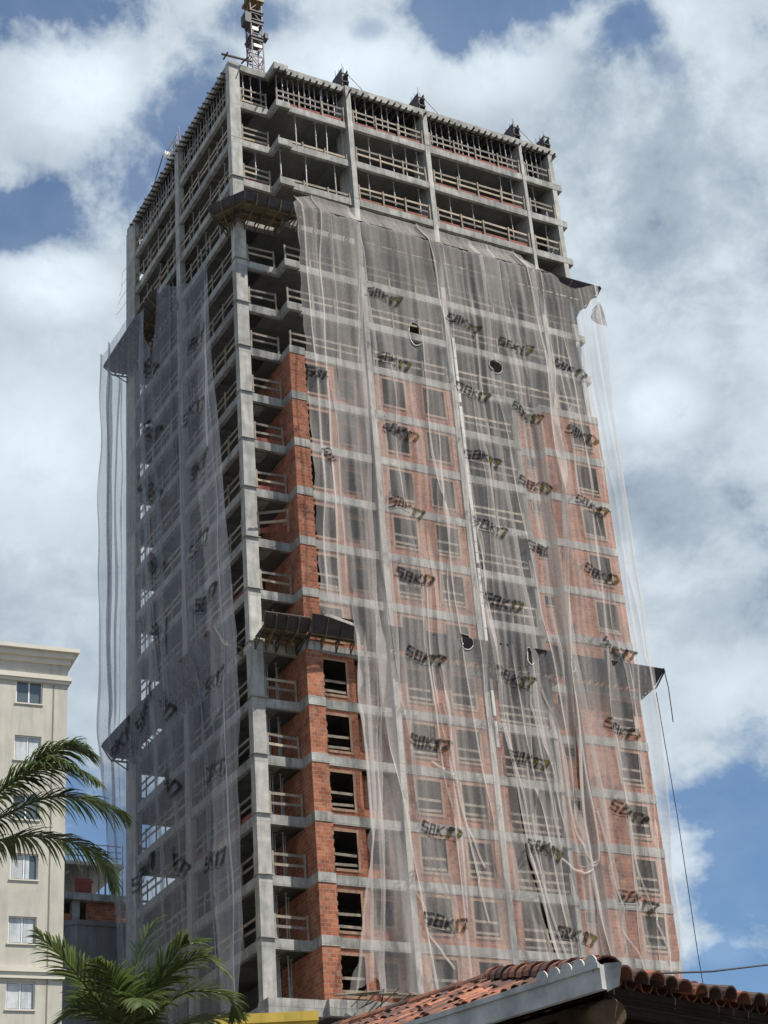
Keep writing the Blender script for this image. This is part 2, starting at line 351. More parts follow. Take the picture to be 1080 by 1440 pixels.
# white plastic downpipe beside the balcony column
mb = MB(); zz = zf(5.9)
while zz > zf(14.2):
    l = random.choice((.6, 1.1, 1.4)); mb.box(12.82, YF-.10, zz-l, 12.98, YF-.035, zz); zz -= l+random.choice((.05, .05, .3))
mb.obj('downpipe', M['white'], tower)
# lower storeys hidden by the roofs in front
for k in range(20, 26):
    mb = MB(); z = zf(k); mb.prism([(0,-1.0),(W,-1.0),(W,D),(0,D)], z-BE, z); mb.box(.3, -.8, z-H if k < 26 else 0, W-.2, -.6, z-BE); mb.box(.2, -.6, max(0, z-H), .4, D-.2, z-BE)
    mb.obj('podium_floor', M['concrete'], tower)
mb = MB(); mb.box(-.3, -1.1, zf(19)-.75, 2.5, -.02, zf(19)-.02); mb.box(2.5, -1.35, zf(19)-.75, 7.0, -1.03, zf(19)-.02)
mb.obj('base_ledge', M['concrete'], tower)

# ------------------------------------------------------------------ timber guardrails, one per bay and storey
_post = {}
def guardrail(p0, p1, z, where, k, rails=(1.05, .62), toe=False, hgt=1.15):
    p0 = Vector((*p0, z)); p1 = Vector((*p1, z)); Ln = (p1-p0).length; rz = math.atan2(p1.y-p0.y, p1.x-p0.x)
    storey = 'open storey' if k < 7 else 'storey'
    t = thing('guardrail', f'timber guardrail {where}, {ordn(k)} slab below roof', 'guardrail', p0, rz, 'timber guardrails along the slab edges')
    n = max(2, int(round(Ln/1.45))+1)
    hk = round(hgt, 2)
    if hk not in _post: _post[hk] = MB().box(-.045, -.055, 0, .045, .0, hk).mesh('post', M['timber'])
    for i in range(n):
        o = inst('post', _post[hk], t, (.06+(Ln-.12)*i/(n-1)+random.uniform(-.12, .12)*(0 < i < n-1), 0, 0)); o.rotation_euler = (random.uniform(-.03, .03), random.uniform(-.03, .03), 0)
    for h in rails:
        a, b = random.uniform(-.05, .05), random.uniform(-.05, .05)
        mm = MB()
        # boards butt together along the run
        nb = max(1, int(Ln/3.2)); xs = [Ln*i/nb for i in range(nb+1)]
        for i in range(nb): mm.bar((xs[i]+.01, .02, h+a+random.uniform(-.025, .025)), (xs[i+1]-.01, .02, h+b+random.uniform(-.025, .025)), .028, .13)
        mm.obj('rail', M[random.choice(('timber', 'timber', 'timber_grey', 'timber_grey', 'timber_fresh'))], t)
    if toe:
        mm = MB(); mm.bar((.05, .06, .16), (Ln-.05, .06, .2), .028, .24); mm.obj('toe_board', M['red_board'], t)
    return t
for k in range(1, 19):
    z = zf(k)
    guardrail((.66, .06), (2.38, .06), z, 'in the corner recess', k, (1.05, .62, .25) if k in (1, 2, 3) else (1.05, .6), toe=k in (2, 3, 9, 10, 11))
    if k == 11: bent = [o for o in SC.objects if o.name.startswith('guardrail')][-1]; bent.rotation_euler = (.5, -.22, -.1); bent.location.z += .25
    if k <= 6:
        yb = -.74
        if k == 1 or k >= 4: guardrail((2.6, -.72), (7.1, -.72), z, 'between the corner recess and second front column', k, toe=(k == 1))
        else:
            guardrail((2.6, -.72), (7.1, -.72), z, 'low, between the corner recess and second front column', k, (.28,), hgt=.4)
        guardrail((7.6, YF+.1), (12.4, YF+.1), z, 'between the second and third front columns', k, toe=(k in (1, 3)))
        guardrail((12.85, YF+.1), (19.35, YF+.1), z, 'between the third and fourth front columns', k, toe=(k in (1, 2, 3)))
        guardrail((19.7, YF+.1), (21.6, YF+.1), z, 'in the narrow bay at the right end', k)
    elif k == 7: 
        guardrail((2.6, -.72), (7.1, -.72), z, 'between the corner recess and second front column', k)
        guardrail((7.6, YF+.1), (12.4, YF+.1), z, 'between the second and third front columns', k)
        guardrail((12.85, YF+.1), (19.35, YF+.1), z, 'between the third and fourth front columns', k)
        guardrail((19.7, YF+.1), (21.6, YF+.1), z, 'in the narrow bay at the right end', k)
    if k >= 8: guardrail((13.02, YF+.1), (16.38, YF+.1), z, 'across the central balcony behind netting', k, (1.05, .6, .2) if k > 12 else (1.05, .6))
    guardrail((.05, 7.85), (.05, .45), z, 'along the near bay of the shaded left face', k, toe=k in (12, 16))
    guardrail((.05, 15.45), (.05, 8.55), z, 'along the far bay of the shaded left face', k)
    if k >= 6:
        t = guardrail((3.8, D-.08), (.35, D-.08), z, 'at the rear opening seen through the far bay', k, (1.0, .55, .2))
        for i in range(3):
            mm = MB(); mm.bar((.2+i*1.1, .04, .2), (1.1+i*1.1, .04, 1.0), .028, .09); mm.obj('cross_board', M['timber'], t)

# ------------------------------------------------------------------ steel props
def prop_mesh(h):
    mb = MB(); mb.tube([(0,0,0),(0,0,h*.58)], .042, 8); mb.tube([(0,0,h*.58),(0,0,h-.02)], .030, 8); mb.box(-.09,-.09,0,.09,.09,.015); mb.box(-.08,-.08,h-.02,.08,.08,h)
    mb.tube([(0,0,h*.56),(0,0,h*.61)], .055, 8); return mb.mesh('steel_prop', M['steel'])
_pm = {}
def prop(x, y, k, label, group, beam=True):
    h = round(H-(BE if beam else .14)-.0, 3)
    if h not in _pm: _pm[h] = prop_mesh(h)
    o = inst('steel_prop', _pm[h], None, (x, y, zf(k+1))); o.rotation_euler = (random.uniform(-.012, .012), random.uniform(-.012, .012), random.uniform(0, 3))
    tag(o, label, 'steel prop', group); return o
G = 'steel props holding up the slabs'
def run(x0, x1, y, k, n, label):
    for i in range(n): prop(x0+(x1-x0)*(i+.5)/n+random.uniform(-.12, .12), y+random.uniform(-.06, .12), k, label, G)
run(.8, 2.3, .25, 0, 3, 'slim steel prop under the roof slab in the corner recess')
run(2.7, 7.1, -.45, 0, 13, 'slim steel prop under the roof slab between corner recess and second front column')
run(7.7, 12.3, -.6, 0, 8, 'slim steel prop under the roof slab between second and third front columns')
run(12.9, 19.3, -.6, 0, 14, 'slim steel prop under the roof slab between third and fourth front columns')
run(19.8, 21.5, -.6, 0, 4, 'slim steel prop under the roof slab in the narrow right bay')
def runl(y0, y1, x, k, n, label):
    for i in range(n): prop(x, y0+(y1-y0)*(i+.5)/n+random.uniform(-.06, .06), k, label, G)
runl(.6, 7.8, .3, 0, 17, 'slim steel prop under the roof slab in the near bay of the left face')
runl(8.6, 15.4, .3, 0, 17, 'slim steel prop under the roof slab in the far bay of the left face')
for k, lst in {1: (3.9, 5.2, 5.9, 7.0), 2: (2.8, 4.4, 6.3)}.items():
    for x in lst: prop(x, -.5, k, f'lone steel prop left of the second front column, {ordn(k)} storey below the top one', G)
for k, lst in {1: (8.7, 10.3, 11.2, 12.0), 2: (8.5, 10.2, 11.9), 3: (9.0, 11.0)}.items():
    for x in lst: prop(x, -.55, k, f'lone steel prop between second and third front columns, {ordn(k)} storey below the top one', G)
for k, lst in {1: (13.6, 14.9, 17.9, 18.7), 2: (14.0, 15.6, 18.4), 3: (14.4, 17.0)}.items():
    for x in lst: prop(x, -.55, k, f'lone steel prop between third and fourth front columns, {ordn(k)} storey below the top one', G)
for x, k in ((20.4, 1), (20.9, 2), (1.6, 2)): prop(x, -.5 if x > 3 else .3, k, 'lone steel prop in the ' + ('right end bay' if x > 3 else 'corner recess') + f', {ordn(k)} storey below the top one', G)
for k in (1, 2, 3):
    for y in (2.2, 4.4, 6.4, 10.0, 12.0, 14.0): prop(.35, y+random.uniform(-.4, .4), k, ('steel prop in the near bay' if y < 8 else 'steel prop in the far bay') + f' of the left face, {ordn(k)} storey below the top one', G)
for k in (12, 13, 14, 15, 16, 17, 18):
    for x, y in ((1.15, .9), (1.45, 1.3), (1.75, 1.0), (2.1, 1.5)): prop(x, y, k, f'steel prop standing in the corner recess under the {ordn(k)} slab', G)

# ------------------------------------------------------------------ formwork under and on the roof
_z = zf(0)-.175
fwk = thing('roof_formwork', 'timber formwork joists sticking out from under the roof slab edge', 'formwork', (0, 0, zf(0)-BE))
for i in range(46):
    x = 2.7+i*.43; mb = MB(); y0 = -1.15 if x < 3.4 else (-.98 if x < 7.2 else -1.1)
    e = random.uniform(0, .16); mb.box(x-.04, y0-e, -.12, x+.04, y0+1.6, -.005); mb.obj('joist', M['timber_dark'], fwk)
for i in range(34):
    y = .6+i*.46; e = random.uniform(.0, .22); mb = MB(); mb.box(-.2-e, y-.035, -.12, 1.2, y+.035, -.005); mb.obj('joist', M['timber_dark'], fwk)
for k_, (xa, xb) in enumerate(((.25, 7.2), (7.5, 12.5), (12.8, W-.25))):
    MB().box(xa, -.6 if k_ else .3, BE-.20, xb, 7.9, BE-.145).obj('deck_sheet', M['plywood'], fwk)
MB().box(.3, 8.2, BE-.20, W-.3, D-.3, BE-.145).obj('deck_sheet', M['plywood'], fwk)
bm = thing('timber_beam', 'loose timber beam lying across the roof corner above the left column', 'timber beam', (-.2, -.25, zf(0)))
MB().bar((-.35, 0, .13), (1.55, -.1, .15), .1, .1).bar((1.0, .2, .05), (1.15, -.45, .05), .07, .08).bar((-.1, .3, .05), (-.1, -.35, .05), .07, .08).obj('beam', M['timber_dark'], bm)
for x, hh, where in ((7.3, 1.35, 'above the second front column'), (12.6, 1.35, 'above the third front column'), (19.5, 1.3, 'above the fourth front column'), (21.75, 1.0, 'at its right end')):
    t = thing('column_formwork', f'dark plywood column formwork with rebar tips, on the roof {where}', 'formwork', (x, YF+.06, zf(0)), 0, 'column formwork on the roof edge')
    for sx in (-.2, .2): MB().box(sx-.02, 0, 0, sx+.02, 1.25, hh).obj('side_panel', M['plywood'], t)
    MB().box(-.18, 1.2, 0, .18, 1.24, hh-.1).obj('end_panel', M['plywood'], t)
    for i in range(6):
        mb = MB(); yy = .1+.22*i; a = random.uniform(.35, .7); mb.tube([((-.12, .12)[i % 2], yy, .0), ((-.12, .12)[i % 2]+random.uniform(-.03,.03), yy, hh+a)], .014, 5); mb.obj('rebar', M['rust'], t)
    for i in (0, 1): MB().bar((-.24, -.02, .35+i*.6), (.24, -.02, .35+i*.6), .05, .08).obj('waler', M['timber_dark'], t)
    if x < 21: MB().bar((.22, .1, hh*.85), (1.75, .3, .02), .05).obj('brace', M['steel'], t)
t = thing('rebar_cage', 'upright rebar starter bars with a white tag on the left roof edge', 'rebar', (.1, 9.2, zf(0)))
for i in range(9): MB().tube([(0 if i % 2 else .25, -1.0+i*.24, -.1), (random.uniform(-.05, .25), -1.0+i*.24, 1.2+random.uniform(0, .6))], .03, 5).obj('rebar', M['steel_light'], t)
MB().box(-.12, .9, 1.0, .25, 1.2, 1.25).obj('tag_board', M['white'], t); MB().bar((-.1, 1.2, 1.2), (-.25, 2.9, -.6), .05).obj('brace', M['steel_dark'], t)
for i in range(3): MB().bar((-.06, -1.1, .25+.4*i), (-.06, 1.1, .25+.4*i), .03).obj('link_bar', M['steel_light'], t)
t = thing('scaffold_rods', 'thin bent rods poking out past the far left corner of the tower', 'rods', (-.1, D-.3, zf(1)))
for i in range(4): MB().tube([(0, 0, -.4-i*.9), (-.12, .5, -.5-i*.95), (-.2-.06*i, .6+.12*i, -1.6-i*.7)], .012, 4).obj('rod', M['steel_light'], t)

# ------------------------------------------------------------------ tower crane mast
cz = zf(0)-4
t = thing('tower_crane', 'slim lattice tower crane mast rising behind the roof corner', 'crane', (5.85, 8.4, cz))
s = .41
for sx in (-s, s):
    for sy in (-s, s): MB().bar((sx, sy, 0), (sx, sy, 21), .075).obj('chord', M['crane_steel'], t)
mb = MB(); i = 0; z = 0
while z < 21:
    for (a, b) in (((-s,-s),(s,-s)), ((s,-s),(s,s)), ((s,s),(-s,s)), ((-s,s),(-s,-s))):
        mb.bar((*a, z), (*b, z), .05); p, q = (a, b) if i % 2 else (b, a); mb.bar((*p, z), (*q, z+1.05), .05)
    z += 1.05; i += 1
mb.obj('lattice_bracing', M['crane_steel'], t)
for zc, h in ((15.1, .45), (16.6, .5), (17.5, .3)): MB().box(-s-.07, -s-.07, zc, s+.07, s+.07, zc+h*.35).box(-s-.12, -s-.12, zc+h*.55, s+.12, s+.12, zc+h*.7).obj('climbing_collar', M['steel_dark'], t)
MB().box(-.95, -s-.3, 16.3, -.52, .0, 17.2).obj('electric_cabinet', M['steel_dark'], t); MB().box(.50, -s-.2, 15.4, .75, -.1, 15.9).obj('junction_box', M['steel_dark'], t)
MB().box(-.3, -s-.05, 14.5, .3, -s+.0, 14.75).box(-.35, -s-.05, 16.0, .1, -s, 16.3).obj('sign_plate', M['white'], t)
MB().box(-.58, -.58, 18.7, .58, .58, 18.9).box(-.45, -.45, 18.9, .45, .45, 20.0).tube([(0,0,20.0),(0,0,20.9)], .85, 16).box(-.5,-.5,20.9,.5,.5,22.5).obj('slewing_ring', M['yellow_steel'], t)
MB().bar((.3, -.6, 20.3), (1.6, -1.0, 21.2), .3).obj('cab_bracket', M['yellow_steel'], t)

# ------------------------------------------------------------------ safety platforms (catch fans)
def platform(name, label, inner, outer, tip, joints, group='timber catch platforms round the tower'):
    """three matching polylines: wall side, deck edge, tip of the raised flap"""
    I = [Vector(p) for p in inner]; O = [Vector(p) for p in outer]; T = [Vector(p) for p in tip]
    base = I[0].copy(); t = thing(name, label, 'catch platform', base, 0, group)
    I = [p-base for p in I]; O = [p-base for p in O]; T = [p-base for p in T]
    def strip(A, B, f0, f1, th, mt, nm, lift=0):
        mb = MB()
        for i in range(len(A)-1):
            a0, a1 = A[i].lerp(B[i], f0), A[i+1].lerp(B[i+1], f0); b0, b1 = A[i].lerp(B[i], f1), A[i+1].lerp(B[i+1], f1)
            n = (b0-a0).cross(a1-a0).normalized()
            if n.z < 0: n = -n
            lo = [p+n*lift for p in (a0, b0, b1, a1)]; hi = [p+n*(lift+th) for p in (a0, b0, b1, a1)]
            mb.face(lo); mb.face(list(reversed(hi)))
            for q in range(4): mb.face([lo[q], hi[q], hi[(q+1) % 4], lo[(q+1) % 4]])
        return mb.obj(nm, mt, t)
    for q in range(4): strip(I, O, q*.25+.002, (q+1)*.25-.002, .03, M['timber_dark'] if q % 2 else M['timber_green'], 'deck_plank')
    strip(O, T, .02, 1, .025, M['plywood'], 'flap')
    strip(O, T, .94, 1.03, .06, M['timber_dark'], 'flap_rail', .03)
    strip(I, O, .30, .38, .09, M['timber_green'], 'bearer', -.1); strip(I, O, .78, .86, .09, M['timber_green'], 'bearer', -.1)
    for i in range(len(I)-1):
        Ln = (O[i+1]-O[i]).length; n = max(1, int(Ln/joints))
        for j in range(n+1 if i == len(I)-2 else n):
            f = j/n; a = I[i].lerp(I[i+1], f); b = O[i].lerp(O[i+1], f); c = T[i].lerp(T[i+1], f)
            dn = Vector((0, 0, .16)); mb = MB(); mb.bar(a-dn, b-dn, .06, .1); mb.bar(b-dn, c-dn*.4, .05, .08); mb.bar(a-Vector((0,0,.62)), a.lerp(b, .8)-dn, .05, .06); mb.bar(a-Vector((0,0,.66)), a-dn, .05, .06)
            mb.obj('bracket', M['timber_green'] if j % 2 else M['timber_dark'], t)
    return t
zt = zf(3.90); zd = zf(4.06)
platform('catch_platform', 'dark timber catch platform wrapped round the corner column, above the front net', [(-.06, .9, zd), (-.06, -.1, zd), (2.4, -.1, zd), (2.9, -1.04, zd)], [(-1.38, .05, zd), (-.18, -1.80, zd), (2.65, -1.80, zd), (3.15, -1.80, zd)], [(-1.55, .02, zt), (-.2, -2.0, zt), (2.7, -2.0, zt), (3.2, -2.0, zt)], .62)
platform('catch_platform', 'long upper timber catch platform behind the top edge of the front net', [(3.4, -.93, zd), (W, -.95, zd), (W+.05, 3, zd)], [(3.4, -1.75, zd), (W+.7, -1.75, zd), (W+.8, 3, zd)], [(3.4, -2.0, zt), (W+.95, -2.0, zt), (W+1.1, 3, zt)], 1.0)
platform('catch_platform', 'upper catch platform hanging on the far bay of the left face', [(-.06, D-.3, zd), (-.06, 8.3, zd)], [(-1.05, D-.2, zd), (-1.05, 8.3, zd)], [(-1.6, D-.1, zt), (-1.6, 8.3, zt)], .8)
zt2, zd2 = zf(12.68), zf(12.93)
platform('catch_platform', 'lower catch platform at the corner recess with its underside lattice showing', [(.2, -.1, zd2), (2.4, -.1, zd2)], [(.05, -1.5, zd2), (2.4, -1.5, zd2)], [(-.1, -2.0, zt2-.3), (2.35, -2.0, zt2-.25)], .55)
platform('catch_platform', 'lower catch platform over the brick windows, running on behind the front net', [(2.5, -1.05, zd2), (W, -1.0, zd2), (W+.05, 2.0, zd2)], [(2.5, -1.55, zd2), (W+.6, -1.55, zd2), (W+.6, 2.0, zd2)], [(2.45, -2.0, zt2), (W+1.05, -2.0, zt2+.1), (W+1.1, 2.0, zt2+.1)], .8)
platform('catch_platform', 'lower catch platform along the shaded left face, draped by netting', [(-.06, D-.3, zd2), (-.06, .9, zd2)], [(-1.05, D-.3, zd2), (-1.05, .8, zd2)], [(-1.6, D-.3, zt2), (-1.6, .7, zt2)], 1.0)

# ------------------------------------------------------------------ netting
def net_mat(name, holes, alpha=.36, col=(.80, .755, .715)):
    mt, N, L = new_mat(name)
    out = N.new('ShaderNodeOutputMaterial'); mix = N.new('ShaderNodeMixShader'); tr = N.new('ShaderNodeBsdfTransparent')
    df = N.new('ShaderNodeBsdfDiffuse'); df.inputs[0].default_value = (*col, 1); tl = N.new('ShaderNodeBsdfTranslucent'); tl.inputs[0].default_value = (*col, 1)
    m2 = N.new('ShaderNodeMixShader'); m2.inputs[0].default_value = .33; L.new(df.outputs[0], m2.inputs[1]); L.new(tl.outputs[0], m2.inputs[2])
    uv = N.new('ShaderNodeUVMap')
    def mth(op, a, b=None):
        n = N.new('ShaderNodeMath'); n.operation = op
        for i, v in enumerate((a, b)):
            if v is None: continue
            if isinstance(v, (int, float)): n.inputs[i].default_value = v
            else: L.new(v, n.inputs[i])
        return n.outputs[0]
    def noise(sx, sy, det, rough, dist=.3):
        mp = N.new('ShaderNodeMapping'); L.new(uv.outputs[0], mp.inputs[0]); mp.inputs['Scale'].default_value = (sx, sy, 1)
        n = N.new('ShaderNodeTexNoise'); L.new(mp.outputs[0], n.inputs['Vector']); n.inputs['Scale'].default_value = 1; n.inputs['Detail'].default_value = det; n.inputs['Roughness'].default_value = rough; n.inputs['Distortion'].default_value = dist
        return n.outputs[0]
    # the weave bunches up in vertical streaks and thins out in between
    a = mth('ADD', alpha, mth('MULTIPLY', mth('SUBTRACT', noise(3.2, .10, 6, .65), .5), .42))
    a = mth('ADD', a, mth('MULTIPLY', mth('SUBTRACT', noise(.35, .12, 4, .5), .5), .30))
    a = mth('ADD', a, mth('MULTIPLY', mth('SUBTRACT', noise(9, 4, 3, .6), .5), .16))
    a = mth('MAXIMUM', mth('MINIMUM', a, .85), .08)
    sep = N.new('ShaderNodeSeparateXYZ'); L.new(uv.outputs[0], sep.inputs[0]); wob = noise(3.2, 3.2, 5, .65, 0)
    for (cx, cy, rx, ry) in holes:
        dx = mth('DIVIDE', mth('SUBTRACT', sep.outputs[0], cx), rx); dy = mth('DIVIDE', mth('SUBTRACT', sep.outputs[1], cy), ry)
        d = mth('SQRT', mth('ADD', mth('MULTIPLY', dx, dx), mth('MULTIPLY', dy, dy)))
        d = mth('ADD', d, mth('MULTIPLY', mth('SUBTRACT', wob, .5), 1.3))
        a = mth('MULTIPLY', a, mth('GREATER_THAN', d, 1.0))
    L.new(a, mix.inputs[0]); L.new(tr.outputs[0], mix.inputs[1]); L.new(m2.outputs[0], mix.inputs[2]); L.new(mix.outputs[0], out.inputs[0])
    return mt
def logo_mat(name, col, a):
    mt, N, L = new_mat(name); out = N.new('ShaderNodeOutputMaterial'); mix = N.new('ShaderNodeMixShader'); tr = N.new('ShaderNodeBsdfTransparent'); df = N.new('ShaderNodeBsdfDiffuse')
    df.inputs[0].default_value = (*col, 1)
    n = N.new('ShaderNodeTexNoise'); g = N.new('ShaderNodeNewGeometry'); L.new(g.outputs['Position'], n.inputs['Vector']); n.inputs['Scale'].default_value = 5
    mr = N.new('ShaderNodeMapRange'); L.new(n.outputs[0], mr.inputs[0]); mr.inputs[1].default_value = .3; mr.inputs[2].default_value = .6; mr.inputs[3].default_value = a*.7; mr.inputs[4].default_value = a
    L.new(mr.outputs[0], mix.inputs[0]); L.new(tr.outputs[0], mix.inputs[1]); L.new(df.outputs[0], mix.inputs[2]); L.new(mix.outputs[0], out.inputs[0]); return mt
LM = [logo_mat('black_print', (.02, .02, .022), .66), logo_mat('olive_print', (.17, .14, .03), .7)]
LM2 = [logo_mat('shaded_print', (.015, .015, .018), .5), logo_mat('shaded_olive_print', (.05, .045, .02), .4)]  # left-face copies of the prints, shade put into colour and opacity
def catmull(P, n):
    P = [Vector(p) for p in P]; P = [2*P[0]-P[1]]+P+[2*P[-1]-P[-2]]; out = []
    seg = len(P)-3
    for i in range(n+1):
        t = i/n*seg; k = min(int(t), seg-1); f = t-k; a, b, c, d = P[k:k+4]
        out.append(.5*((2*b)+(c-a)*f+(2*a-5*b+4*c-d)*f*f+(3*b-a-3*c+d)*f**3))
    return out
def seg_quads(mb_list, a, b, w, mi, lift):
    a = Vector(a); b = Vector(b); d = (b-a); Ln = d.length; d.normalize(); r = Vector((-d.y, d.x))*w/2; a = a-d*w*.25; b = b+d*w*.25
    n = max(2, int(Ln/.18)); 
    for i in range(n):
        p, q = a.lerp(b, i/n), a.lerp(b, (i+1)/n); mb_list.append(([p-r, q-r, q+r, p+r], mi, lift))
def logo_quads(cut=1.0):
    Q = []
    L_ = {'S': [[(1,1),(.05,1),(.05,.52),(.95,.52),(.95,0),(0,0)]], 'B': [[(.1,0),(.1,1),(.9,1),(.9,.55),(.1,.52)], [(.9,.45),(.95,0),(.1,0)]], 'K': [[(.1,0),(.1,1)], [(1,1),(.2,.5),(1,0)]]}
    x = 0; k = 0
    for ch in 'SBK':
        for pl in L_[ch]:
            for a, b in zip(pl, pl[1:]):
                f = lambda p: (x+p[0]*.36+p[1]*.10, p[1]*.56)
                if f(a)[0] < cut*2.1: seg_quads(Q, f(a), f(b), .145, 0, .012+.0012*k); k += 1
        x += .50
    if cut > .8:
        for pl, w, mi in (([(1.60,.40),(1.76,.56),(1.64,.0)], .20, 0), ([(1.745,.50),(1.65,.06)], .12, 1), ([(1.92,.56),(2.36,.60),(2.02,-.02)], .21, 0), ([(1.98,.565),(2.30,.585),(2.04,.06)], .125, 1), ([(1.5,-.10),(2.0,-.14)], .05, 0)):
            for a, b in zip(pl, pl[1:]): seg_quads(Q, a, b, w, mi, .012+.0012*k); k += 1
        seg_quads(Q, (.25,-.16), (1.35,-.16), .05, 0, .012)
    return Q
def pl_interp(pts):
    a = np.array(sorted(pts), float); return lambda f: np.interp(f, a[:, 0], a[:, 1])
def smooth(x): x = np.clip(x, 0, 1); return x*x*(3-2*x)
class Net:
    """cloth hung in the plane out = const; s runs along the face, fl counts storeys down from the roof"""
    def __init__(n, front, XL, XR, TOP, BOT, base, folds, seed, amp=.10):
        n.front = front; n.XL = pl_interp(XL); n.XR = pl_interp(XR); n.TOP = pl_interp(TOP); n.BOT = pl_interp(BOT); n.base = base; n.folds = folds
        r = np.random.default_rng(seed); n.w = [(amp*r.uniform(.3, 1)*(.35 if i > 6 else 1), 2*math.pi/(r.uniform(.35, .8) if i > 6 else r.uniform(.9, 3.2)), r.uniform(0, 6.28), r.uniform(-.25, .25), r.uniform(.1, .5), r.uniform(0, 6.28)) for i in range(14)]
        n.diag = [(amp*r.uniform(.25, .7), r.uniform(.8, 3.6)*r.choice((-1, 1)), r.uniform(.6, 3.0), r.uniform(0, 6.28)) for i in range(7)]
        n.r = r
    def surf(n, s, fl):
        S = s.copy(); O = n.base(s, fl).copy()
        hang = smooth((fl-3.2)/2.0)*.8+.2
        for a, k, p, drift, kv, pv in n.w: O += a*hang*np.sin(k*s+p+drift*fl*2)*(.6+.4*np.sin(kv*fl*2+pv))
        for a, ks, kf, p in n.diag: O += a*hang*np.sin(ks*s+kf*fl+p+.9*np.sin(.7*fl+p))
        for pts, wd, am, dp, f0, f1 in n.folds:
            c = np.interp(fl, [q[0] for q in pts], [q[1] for q in pts])+.05*np.sin(fl*1.3+pts[0][1]*5)+.03*np.sin(fl*3.1+pts[0][1]*9); t = (s-c)/wd; g = np.exp(-t*t)
            env = smooth((fl-f0)/.5)*smooth((f1-fl)/.8)
            S += -am*t*g*1.6*env; O += dp*g*env*(1+.6*np.sin(t*2))
        return S, O
    def xyz(n, s, fl, lift=0.0):
        S, O = n.surf(s, fl); O = O+lift; z = Z0+(19-fl)*H
        return np.stack([S, -O, z], -1) if n.front else np.stack([-O, S-.55, z], -1)
    def build(n, name, label, mat, group, du=.03, dv=.16, cutl=None):
        wid = 1+max(abs(float(n.XR(f)-n.XL(f))) for f in (4, 8, 12, 16)); nu = int(wid/du); nv = int(16*H/dv)
        u = np.linspace(0, 1, nu+1)[None, :]; w = np.linspace(0, 1, nv+1)[:, None]
        # top and bottom are functions of s at the respective edge
        st = n.XL(4.0)+(n.XR(4.0)-n.XL(4.0))*u; top = n.TOP(st)
        sb = n.XL(18.8)+(n.XR(18.8)-n.XL(18.8))*u; bot = n.BOT(sb)
        fl = top+(bot-top)*w; s = n.XL(fl)+(n.XR(fl)-n.XL(fl))*u
        if cutl: s = np.maximum(cutl+(n.XR(fl)-cutl)*u, n.XL(fl)+.04*np.sin(fl*9))
        co = n.xyz(s, fl).reshape(-1, 3)
        idx = np.arange((nu+1)*(nv+1)).reshape(nv+1, nu+1); q = np.stack([idx[:-1, :-1], idx[:-1, 1:], idx[1:, 1:], idx[1:, :-1]], -1).reshape(-1, 4)
        if cutl:
            c = s.ravel()[q]; lo = n.XL(fl.ravel()[q])+.04*np.sin(fl.ravel()[q]*9); q = q[((c-lo) > 1e-4).any(1)]
        me = bpy.data.meshes.new(name); me.vertices.add(len(co)); me.vertices.foreach_set('co', co.ravel().astype('f'))
        me.loops.add(q.size); me.loops.foreach_set('vertex_index', q.ravel().astype('i')); me.polygons.add(len(q)); me.polygons.foreach_set('loop_start', np.arange(0, q.size, 4, dtype='i'))
        me.polygons.foreach_set('use_smooth', np.ones(len(q), bool)); me.update(calc_edges=True)
        uv = np.stack([s.ravel(), fl.ravel()*H], -1)[q.ravel()]; ul = me.uv_layers.new(name='UVMap'); ul.data.foreach_set('uv', uv.ravel().astype('f'))
        me.materials.append(mat); n.o = bpy.data.objects.new(name, me); COL.objects.link(n.o); tag(n.o, label, 'safety net', group)
        n.center = n.xyz(np.array([n.XL(10.)*.5+n.XR(10.)*.5]), np.array([18.9]))[0]
        return n.o
    def logo(n, s0, f0, ang=.0, flip=1, cut=1.0, sc=.90):
        Q = logo_quads(cut); V = []; F = []; MI = []
        ca, sa = math.cos(ang), math.sin(ang); wav = n.r.uniform(.04, .12); ph = n.r.uniform(0, 6)
        for pts, mi, lift in Q:
            i = len(V)
            P = np.array([((p.x-1.05)*ca-(p.y-.28)*sa, (p.x-1.05)*sa+(p.y-.28)*ca+wav*math.sin(p.x*3+ph)) for p in pts])*sc
            co = n.xyz(s0+flip*P[:, 0], f0-P[:, 1]/H, lift+.02)
            V += [tuple(c) for c in co]; F.append((i, i+1, i+2, i+3)); MI.append(mi)
        me = bpy.data.meshes.new('printed_logo'); me.from_pydata(V, [], F); [me.materials.append(m_) for m_ in (LM if n.front else LM2)]; me.polygons.foreach_set('material_index', MI); me.update()
        o = bpy.data.objects.new('printed_logo', me); COL.objects.link(o); o.parent = n.o
    def cord(n, pts, r=.05):
        P = catmull([(a, b, 0) for a, b in pts], 14*len(pts)); S = np.array([p.x for p in P]); Fl = np.array([p.y for p in P]); Q = n.xyz(S, Fl, .05)
        mb = MB(); mb.tube([Vector(q) for q in Q], r, 5, False); mb.obj('bunched_fold', NETC, n.o)
    def hem(n, s0, f0, rs, rf):
        mb = MB(); t = np.linspace(0, 2*math.pi, 25); P = n.xyz(s0+rs*np.cos(t), f0+rf*np.sin(t), .03); mb.tube([Vector(p) for p in P], [random.uniform(.012, .03) if 1 < i < 14 else .007 for i in range(25)], 5, False)
        mb.obj('torn_hem', M['white'], n.o)
NETC = net_mat('net_bunched', [], .42)
def front_base(s, fl):
    o = np.interp(fl, [3.2, 3.45, 3.95, 4.4, 8, 12.0, 12.65, 13.3, 16, 19.2], [1.0, 1.15, 2.08, 2.15, 2.2, 2.12, 2.13, 2.05, 1.95, 1.75])
    return o
def left_base(s, fl): return np.interp(fl, [3.4, 4, 8, 12.0, 12.6, 13.2, 16, 19.2], [1.65, 1.66, 1.72, 1.68, 1.68, 1.6, 1.5, 1.4])
GN = 'debris netting sheets'
rf = random.Random(5)
